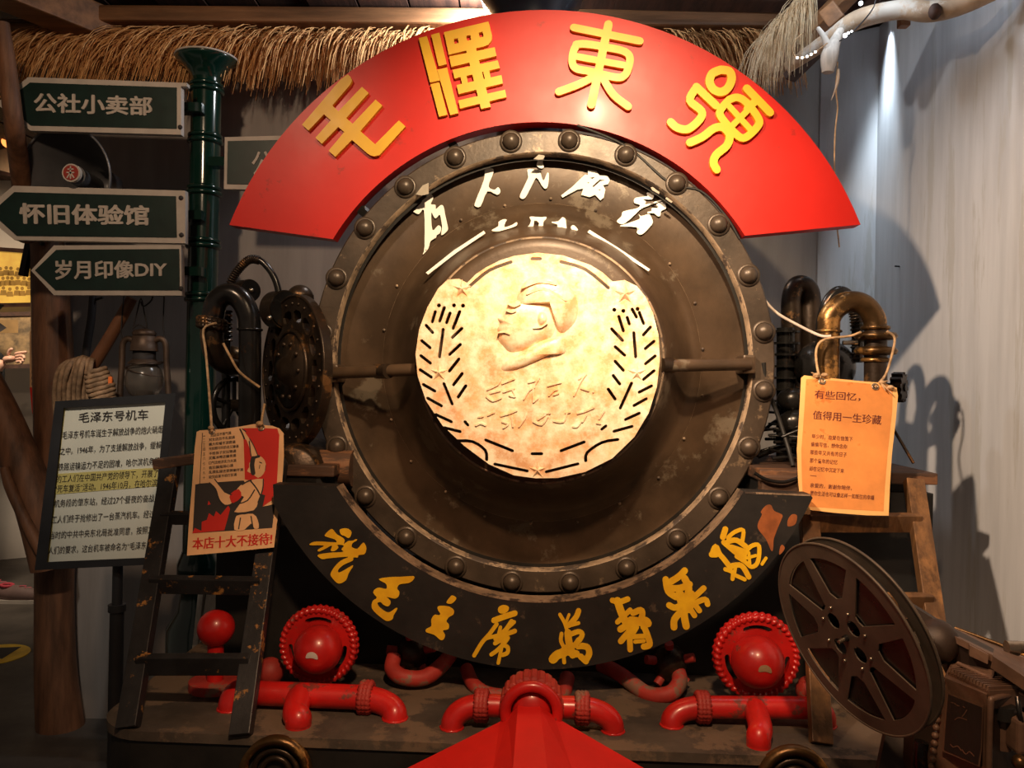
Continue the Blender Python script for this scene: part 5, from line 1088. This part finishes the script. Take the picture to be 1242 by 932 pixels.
fm = lambda x, y, d: W(x, y, 2.58)+V((0, -.0165-d, 0))
g = G()
for q in ([(86, 207), (92, 207)], [(89, 204), (89, 218)], [(89, 211), (85, 217)], [(89, 211), (93, 217)], [(85, 211), (93, 211)]): g.brush([(a, b, 1.6) for a, b in q], fm, .0008, 0)
part('badge_mark', g, FRM, t); part('bracket', G().tube([hc+V((0, .2, -.05)), V((hc.x+.25, GD, hc.z-.06))], .012, 10, 1), GREY, t)

# round trunk of the door frame and its branches
def trunk(name, pts, rs, label, Y, mat=BARK, group=None):
    P = [W(x, y, Yq) for (x, y), Yq in zip(pts, Y)]
    g = G().tube(P, rs, 18, 6)
    rn = random.Random(len(pts))
    for i, p in enumerate(g.v):                               # knobbly wood
        a = .035*math.sin(p.z*23+p.x*40)+.03*math.sin(p.z*9+p.y*60); k = i//18
    return solo(name, g, mat, label, 'tree trunk', ID, group)
trunk('trunk_post', [(52, 250), (60, 330), (64, 420), (68, 520), (68, 620), (66, 720), (68, 820), (76, 908)], [.050, .060, .068, .074, .070, .066, .072, .086], 'thick rough trunk post standing behind the framed notice board', [2.98]*8)
trunk('trunk_branch', [(-30, 440), (0, 500), (25, 560), (48, 625), (60, 690)], [.055, .06, .065, .07, .06], 'thick diagonal branch joining the trunk post from the left edge', [2.86]*5)
trunk('trunk_branch', [(5, 567), (12, 590), (25, 620), (40, 650), (52, 672)], [.014, .018, .018, .02, .02], 'thin broken side branch just below the diagonal branch', [2.78]*5)
trunk('trunk_pole', [(2, 28), (8, 75), (17, 150), (24, 205), (33, 290)], [.022, .026, .028, .03, .03], 'slim leaning pole crossing the tip of the upper arrow sign at the left edge', [2.52, 2.53, 2.545, 2.68, 2.85])
trunk('slanted_stick', [(160, 362), (150, 380), (130, 415), (108, 450)], [.018, .02, .021, .022], 'smooth brown stick slanting through the coiled rope beside the lantern', [2.74]*4, M('smooth_stick', (.20, .085, .04), .5, 0, .2))
tt_ = thing('thorny_stick', 'black knotty thorn stick hanging between the trunk post and the slanted stick', 'stick', W(105, 432, 2.93), ID)
part('stick', G().tube([W(113, 352, 2.93), W(111, 385, 2.93), (W(107, 410, 2.93)), W(104, 432, 2.93)], [.012, .014, .014, .013], 10, 3), INK, tt_)
for x, y, s in ((108, 370, -1), (106, 388, -1), (103, 403, -1), (101, 419, -1), (125, 361, 1)): part('thorn', G().tube([W(x+5 if s < 0 else x-12, y+3, 2.93), W(x, y, 2.92)], [.006, .004], 6, 1), INK, tt_)
# coil of rope
cr_ = thing('rope_coil', 'coil of thick hemp rope hung over the slanted stick above the notice board', 'rope', W(100, 500, 2.72), ID)
for i in range(8):
    x = 68+5.6*i; part('strand', G().tube([W(x+2, 520, 2.72-.003*(i%3)), W(x-2+i*.2, 482, 2.70-.012*(i%2)), W(x+2, 452, 2.68-.01*(i%3)), W(82+4.2*i, 434+abs(i-4)*1.3, 2.70), W(98+2.6*i, 438, 2.76)], .0078, 10, 5), ROPE, cr_)
g = G()
for k in range(8):
    part('loop', G().torus(W(116+1.6*k, 450+5.2*k, 2.70), .040-.0022*abs(k-4), .0078, (.3, .15, -1), 36, 10, 30, .1, 1), ROPE, cr_)
part('orange_tag', G().box(W(134, 461, 2.62), (.012, .006, .022)), M('orange_tag', (.75, .16, .03), .5), cr_, 'small orange tag')
# lantern
lx, lY = 175, 2.72
def lw(px, py, dy=0): return W(px, py, lY+dy)
ln = thing('oil_lantern', 'rusty hurricane lantern hanging from wires beside the green post', 'lantern', lw(175, 485), ID)
s_ = lY/F
cA = lambda y: lw(175, y)
part('chimney_cap', G().lathe([(13*s_, 0), (14*s_, 3*s_), (11*s_, 6*s_), (4*s_, 8*s_), (1e-4, 8*s_)], cA(407), (0, 0, 1), 28), TIN, ln)
part('hood', G().lathe([(17*s_, -8*s_), (16*s_, -8*s_), (15*s_, 2*s_), (14*s_, 4*s_), (14*s_, 10*s_), (10*s_, 11*s_)], cA(418), (0, 0, 1), 32), TIN, ln)
part('collar', G().lathe([(13*s_, 0), (13*s_, 10*s_), (12*s_, 10*s_)], cA(436), (0, 0, 1), 28), INK, ln)
part('globe_plate', G().lathe([(19*s_, -2*s_), (18*s_, 0), (13*s_, 4*s_)], cA(440), (0, 0, 1), 32), TIN, ln)
glb = part('globe', G().lathe([(14*s_, 18*s_), (19*s_, 12*s_), (22*s_, 2*s_), (21.5*s_, -8*s_), (17*s_, -18*s_), (12*s_, -22*s_)], cA(460), (0, 0, 1), 36), GLASS, ln)
part('burner', G().lathe([(1e-4, 10*s_), (6*s_, 9*s_), (9*s_, 0), (16*s_, -4*s_), (18*s_, -8*s_), (1e-4, -8*s_)], cA(480), (0, 0, 1), 28), TIN, ln)
part('fuel_tank', G().lathe([(1e-4, 0), (22*s_, -1*s_), (25*s_, -5*s_), (25*s_, -16*s_), (1e-4, -18*s_)], cA(488), (0, 0, 1), 36), TIN, ln)
for s in (-1, 1):
    part('side_tube', G().tube([lw(175+s*12, 414), lw(175+s*20, 411), lw(175+s*26, 418), lw(175+s*27, 440), lw(175+s*29, 470), lw(175+s*30, 492)], 3.6*s_, 12, 5), TIN, ln)
for y in (443, 452): part('globe_guard', G().torus(cA(y), 21.5*s_, .8*s_, (.05*(y-447), 0, 1), 36, 6), TIN, glb)
part('bail', G().tube([lw(149, 414), lw(147, 400), lw(150, 362), lw(152, 350)], .8*s_, 6, 4).tube([lw(201, 414), lw(198, 395), lw(199, 362), lw(199, 350)], .8*s_, 6, 4), INK, ln)
part('hook_wire', G().tube([lw(161, 400), lw(166, 380), lw(171, 362), lw(175, 380), lw(178, 398), lw(168, 394), lw(161, 400)], .8*s_, 6, 3), INK, ln)
part('hook_wire', G().tube([lw(171, 366), lw(174, 372), lw(184, 364), lw(186, 352)], .9*s_, 6, 3), INK, ln)

# notice board on its stand
Qn = Quad([(68, 488), (212, 477), (187, 684), (43, 691)], 2.30)
nb = thing('notice_board', 'black-framed notice board on a pole, lines of dark handwriting on pale paper', 'notice board', Qn.uv(.5, 1), ID)
oc4 = [(67, 487), (213, 477), (188, 685), (42, 692)]; ic4 = [(77.3, 495), (200.5, 488), (181.5, 676.5), (57, 682)]
part('frame', G().prism(oc4, Qn.px, .012, -.016, holes=[ic4]), DFRM, nb)
ppr = part('paper', G().prism([(75, 493), (203, 486), (184, 679), (54, 684)], Qn.px, .002, -.004), PAPW, nb)
part('highlight_strip', G().prism([(69.5, 575), (192, 567.5), (190, 590), (66.5, 600)], Qn.px, .0032, .002), PAPY, nb)
part('paper_edge', G().prism([(77.3, 495), (79.2, 495), (59, 682), (57, 682)], Qn.px, .003, .002), PAPY, nb)
g = G()
KA = (0, 440, 3.329)
text(g, '毛泽东号机车', Qn.px, [(96, 500.5), (180, 496.5), (179, 509), (95, 513)], .0042, None, .004, 3)
LNS = [('毛泽东号机车诞生于解放战争的炮火硝烟', (76, 523.5), (198, 516)), ('之中。1946年，为了支援解放战争，缓解', (73, 543), (196, 535)), ('铁路运输运力不足的困难，哈尔滨机务段', (71, 562), (194, 554.5)), ('的工人们在中国共产党的领导下，开展了', (69, 577), (192, 569.5)),
       ('“死车复活”活动。1946年10月，在哈尔滨', (67, 589), (191, 581)), ('机务段的肇东站，经过27个昼夜的奋战，', (66, 606.5), (190, 599.5)), ('工人们终于抢修出了一台蒸汽机车。经过', (63, 626), (188, 618.5)), ('当时的中共中央东北局批准同意，按照工', (61, 645), (186.5, 638)), ('人们的要求，这台机车被命名为“毛泽东号', (59, 663.5), (184.5, 656.5))]
part('text_line', g, INK, ppr)
for tx, a, b in LNS: part('text_line', text(G(), tx, Qn.px, [a, b, (b[0]-1, b[1]+9.5), (a[0]-1, a[1]+9.5)], .0042, None, .0, 2), INK, ppr)
c = Qn.px(141, 680, -.02)
part('stand_pole', G().tube([V((c.x, c.y+.01, c.z)), V((c.x, c.y+.01, 0.63))], .014, 16, 1), DFRM, nb)
part('stand_pole', G().tube([V((c.x, c.y+.01, .64)), V((c.x, c.y+.01, .02))], .019, 16, 1), DFRM, nb)
part('stand_collar', G().disc(V((c.x, c.y+.01, .63)), .024, .02, (0, 0, 1), 24), DFRM, nb)
part('stand_base', G().disc(V((c.x, c.y+.01, 0)), .16, .02, (0, 0, 1), 40), DFRM, nb)

# passage: framed pictures, ruler strip, floor sticker
def picture(label, quad, depth, mat, extra=None, em=None, fr=5):
    Q = Quad(quad, depth); t = thing('framed_picture', label, 'picture', Q.uv(.5, 1), ID, 'pictures on the passage wall')
    i = [(q[0]+(fr if k in (0, 3) else -fr), q[1]+(fr if k < 2 else -fr)) for k, q in enumerate(quad)]
    part('frame', G().prism(quad, Q.px, .02, -.01, holes=[i]), WOODD, t); part('print', G().prism(quad, Q.px, .004, -.008), mat, t)
    if extra: extra(Q, t)
    return t
def crowd(n, x0, x1, y0, y1, sz, mat, rowh):
    def f(Q, t):
        rn = random.Random(5); g = G()
        for r in range(n):
            x = x0
            while x < x1:
                y = y0+(y1-y0)*r/max(1, n-1)+rn.uniform(-1, 1); g.prism(circ(x, y, sz*.42, 8), Q.px, .0052, .004); g.prism([(x-sz*.6, y+sz*.5), (x+sz*.6, y+sz*.5), (x+sz*.8, y+rowh), (x-sz*.8, y+rowh)], Q.px, .005, .004)
                x += sz*rn.uniform(.9, 1.6)
        part('crowd_print', g, mat, t)
    return f
SEP = M('sepia_print', (.30, .17, .05), .6); SEPL = M('gilt_glow_print', (.85, .50, .09), .6, emit=(1.0, .55, .10), estr=.35)  # glow is put into the golden print's material by emission
PY = 5.05
picture('glowing golden group photograph in a dark frame beyond the trunk post', [(-60, 296), (47, 303), (47, 372), (-60, 374)], PY, SEPL, crowd(3, -50, 42, 326, 350, 5.5, M('sepia_dim', (.52, .30, .07), .6), 9))
picture('dim brown landscape photograph under the golden one beyond the trunk post', [(-60, 380), (51, 378), (52, 446), (-60, 450)], PY, M('brown_print', (.22, .14, .06), .6, 0, .5, 18), lambda Q, t: part('crowd_print', G().prism([(-20, 388), (22, 388), (22, 404), (-20, 404)], Q.px, .006, .004), SEP, t))
picture('warm lit paper panel high on the passage wall behind the slim pole', [(-50, 128), (30, 140), (30, 218), (-50, 200)], PY, M('lit_paper', (.80, .50, .30), .7), None)
picture('yellow poster behind the middle arrow sign at the left edge', [(-50, 214), (30, 226), (30, 282), (-50, 282)], PY, M('yellow_print', (.75, .40, .08), .6), None)
solo('glowing_bulb', G().ball(W(10, 172, 4.6), .035, 16), M('bulb_glow', (1, .4, .1), .4, emit=(1.0, .28, .06), estr=2.2), 'small orange-glowing bulb behind the slim pole at the left edge', 'bulb')
rs = thing('ruler_strip', 'long wooden ruler strip with a red end hanging on a string at the left', 'ruler', W(41, 500, 3.0), ID)
fm = lambda x, y, d: W(x, y, 3.0)+V((0, -d, 0))
part('strip', G().prism([(36, 402), (44, 402), (43.5, 470), (36, 470)], fm, 0, -.008), M('ruler_wood', (.60, .36, .19), .6), rs)
part('red_end', G().prism([(36, 470), (43.5, 470), (42, 502), (39, 502)], fm, 0, -.008), PRED, rs)
g = G()
for k in range(9): g.prism([(38.5, 408+7*k), (41, 408+7*k), (41, 411.5+7*k), (38.5, 411.5+7*k)], fm, .001, 0)
part('markings', g, INK, rs); part('string', G().tube([fm(38, 404, 0), fm(38, 370, 0), W(37, 294, 2.985)], .003, 6, 1).tube([fm(43, 404, 0), fm(42, 370, 0), W(37, 294, 2.985)], .003, 6, 1), TWINE, rs)
solo('hanging_bar', G().beam(W(37, 292, 2.98), W(28, 335, 2.98), .03, .02).beam(W(37, 296, 2.98), W(52, 296, 2.92), .012, .012), INK, 'short black bar hanging below the middle arrow sign', 'bar')
ci = Wz(-8, 795, .0); ri = abs(Wz(43, 789, 0).x-ci.x)
fs = thing('floor_sticker', 'round yellow warning sticker with a dark triangle on the floor at the lower left edge', 'sticker', V((ci.x, ci.y, 0)), ID)
part('disc', G().disc(V((ci.x, ci.y, 0)), ri, .003, (0, 0, 1), 64), M('sticker_yellow', (.80, .50, .02), .5), fs)
tri = [Wz(x, y, .003) for x, y in ((-38, 788), (26, 785), (-6, 805))]
part('triangle', G().add([p+V((0, 0, .001)) for p in tri], [(0, 1, 2)]), INK, fs)
g = G()
for q in ([(-6, 799), (6, 801)], [(-6, 803), (2, 804)], [(-4, 797), (-2, 806)]):
    g.brush([(a, b, 1.6) for a, b in q], lambda x, y, d: Wz(x, y, .0045+d), .0005, 0)
part('symbol', g, M('sticker_mark', (.8, .5, .02), .5), fs)

# ------------------------------------------------------------------ visitor at the left edge
def skin_mesh(nodes, edges, name, mat, parent, sub=2, root=0):
    m = bpy.data.meshes.new(name); b = BASE[parent.name]
    m.from_pydata([V(n[0])-b for n in nodes], edges, []); o = bpy.data.objects.new(name, m); COL.objects.link(o)
    o.modifiers.new('skin', 'SKIN').use_smooth_shade = True
    for i, n in enumerate(nodes):
        r = n[1] if isinstance(n[1], tuple) else (n[1], n[1]); m.skin_vertices[0].data[i].radius = r
    m.skin_vertices[0].data[root].use_root = True
    s = o.modifiers.new('sub', 'SUBSURF'); s.levels = s.render_levels = sub
    dg = bpy.context.evaluated_depsgraph_get(); m2 = bpy.data.meshes.new_from_object(o.evaluated_get(dg))
    bpy.data.objects.remove(o); m2.materials.clear(); m2.materials.append(mat); m2.name = name
    for p in m2.polygons: p.use_smooth = True
    o = bpy.data.objects.new(name, m2); COL.objects.link(o); o.parent = parent; BASE[o.name] = b; return o
VY = 4.62
X0 = W(-40, 500, VY).x
pv = thing('person', 'visitor in a black coat at the left edge, one hand raised pointing at the pictures', 'person', (X0, VY, 0), ID)
def vp(x, y, z): return V((X0+x, VY+y, z))
hw = W(4, 437, VY-.1)                         # wrist, on the line of sight of the photograph
body = [(vp(0, 0, .92), (.135, .10)), (vp(0, 0, 1.10), (.13, .095)), (vp(0, 0, 1.32), (.15, .10)), (vp(0, 0, 1.44), (.06, .06)), (vp(.02, 0, 1.55), (.085, .10)), (vp(.02, 0, 1.66), (.075, .09)),
        (vp(.16, -.02, 1.38), .06), (vp(.18, -.06, 1.12), .045), (hw+V((-.10, 0, -.14)), .038), (hw, .030),
        (vp(-.16, 0, 1.38), .06), (vp(-.20, 0, 1.10), .045), (vp(-.20, -.06, .86), .032),
        (vp(.09, 0, .88), .085), (vp(.10, -.02, .48), .055), (vp(.10, .0, .10), .035), (vp(-.09, 0, .88), .085), (vp(-.09, .05, .48), .055), (vp(-.10, .1, .10), .035)]
ed = [(0, 1), (1, 2), (2, 3), (3, 4), (4, 5), (2, 6), (6, 7), (7, 8), (8, 9), (2, 10), (10, 11), (11, 12), (0, 13), (13, 14), (14, 15), (0, 16), (16, 17), (17, 18)]
skin_mesh(body, ed, 'body', SKIN, pv)
cb = [(n[0], tuple(q*1.18 for q in (n[1] if isinstance(n[1], tuple) else (n[1], n[1])))) for n in body]
coat = [cb[i] for i in (0, 1, 2)]+[cb[6], cb[7], cb[8], (hw+V((-.02, 0, -.035)), .036)]+[cb[10], cb[11], (vp(-.20, -.05, .90), .042)]+[(vp(0, 0, .62), (.17, .13))]
skin_mesh(coat, [(0, 1), (1, 2), (2, 3), (3, 4), (4, 5), (5, 6), (2, 7), (7, 8), (8, 9), (0, 10)], 'coat', COAT, pv)
tr = [cb[0], cb[13], cb[14], (vp(.10, 0, .14), .05), cb[16], cb[17], (vp(-.10, .1, .14), .05)]
skin_mesh(tr, [(0, 1), (1, 2), (2, 3), (0, 4), (4, 5), (5, 6)], 'trousers', COAT, pv)
skin_mesh([(vp(.02, .02, 1.62), (.095, .11)), (vp(.02, .03, 1.70), (.085, .10)), (vp(.02, .06, 1.54), (.07, .06))], [(0, 1), (0, 2)], 'hair', INK, pv)
# hand: palm, four fingers, thumb, pointing to the right
d = V((1, 0, .18)).normalized(); upv = V((-.18, 0, 1)).normalized()
hd = [(hw, (.026, .022)), (hw+d*.035, (.036, .022)), (hw+d*.07, (.038, .018))]; he = [(0, 1), (1, 2)]
skin_mesh(hd, he, 'palm', SKIN, pv)
def finger(p0, dirs, lens, r, nm='finger'):
    n = [(p0, r)]; p = p0
    for dv, l in zip(dirs, lens): p = p+V(dv).normalized()*l; n.append((p, r*.9)); r *= .93
    skin_mesh(n, [(i, i+1) for i in range(len(n)-1)], nm, SKIN, pv, 1)
for k, (off, ln_, bend) in enumerate(((.024, (.034, .022, .018), .1), (.009, (.036, .024, .02), .9), (-.007, (.034, .022, .018), 1.2), (-.022, (.026, .018, .014), 1.3))):
    p0 = hw+d*.068+upv*off
    finger(p0, [d-V((0, .1, 0))+upv*.05, d-upv*.5*bend-V((0, .4*bend, 0)), d*(1-.9*bend)-upv*.6*bend-V((0, .4*bend, 0))], ln_, .0105)
finger(hw+d*.03+upv*.022, [d*.6+upv*.8-V((0, .3, 0)), d+upv*.3-V((0, .3, 0))], (.032, .026), .011, 'thumb')
# shoe
se = Wz(29, 741, 0.0)
for k, (tx, ty) in enumerate(((se.x, VY-.02), (se.x-.22, VY+.1))):
    ux = tx-.25
    g = G().prism([(ux, ty-.045), (ux+.14, ty-.052), (tx-.03, ty-.045), (tx, ty-.01), (tx-.03, ty+.035), (ux+.1, ty+.035), (ux, ty+.035)], id3(0), 0, .020, smooth=3)
    part('sole', g, FRM, pv)
    part('shoe', G().lathe([(1e-4, -.13), (.036, -.12), (.048, -.04), (.044, .04), (.036, .09), (.012, .118), (1e-4, .12)], V((ux+.128, ty-.005, .045)), (1, 0, -.10), 24), M('grey_shoe', (.16, .10, .09), .7), pv, 'grey running shoe')
    part('shoe_collar', G().torus(V((ux+.05, ty-.005, .095)), .030, .008, (.1, 0, 1), 24, 8), M('pink_trim', (.5, .05, .08), .7), pv, 'pink shoe collar')
    part('laces', G().tube([V((ux+.13, ty-.02, .095)), V((ux+.15, ty+.01, .09)), V((ux+.16, ty-.02, .086)), V((ux+.18, ty+.01, .08))], .003, 6, 1), M('pink_lace', (.6, .1, .15), .7), pv)
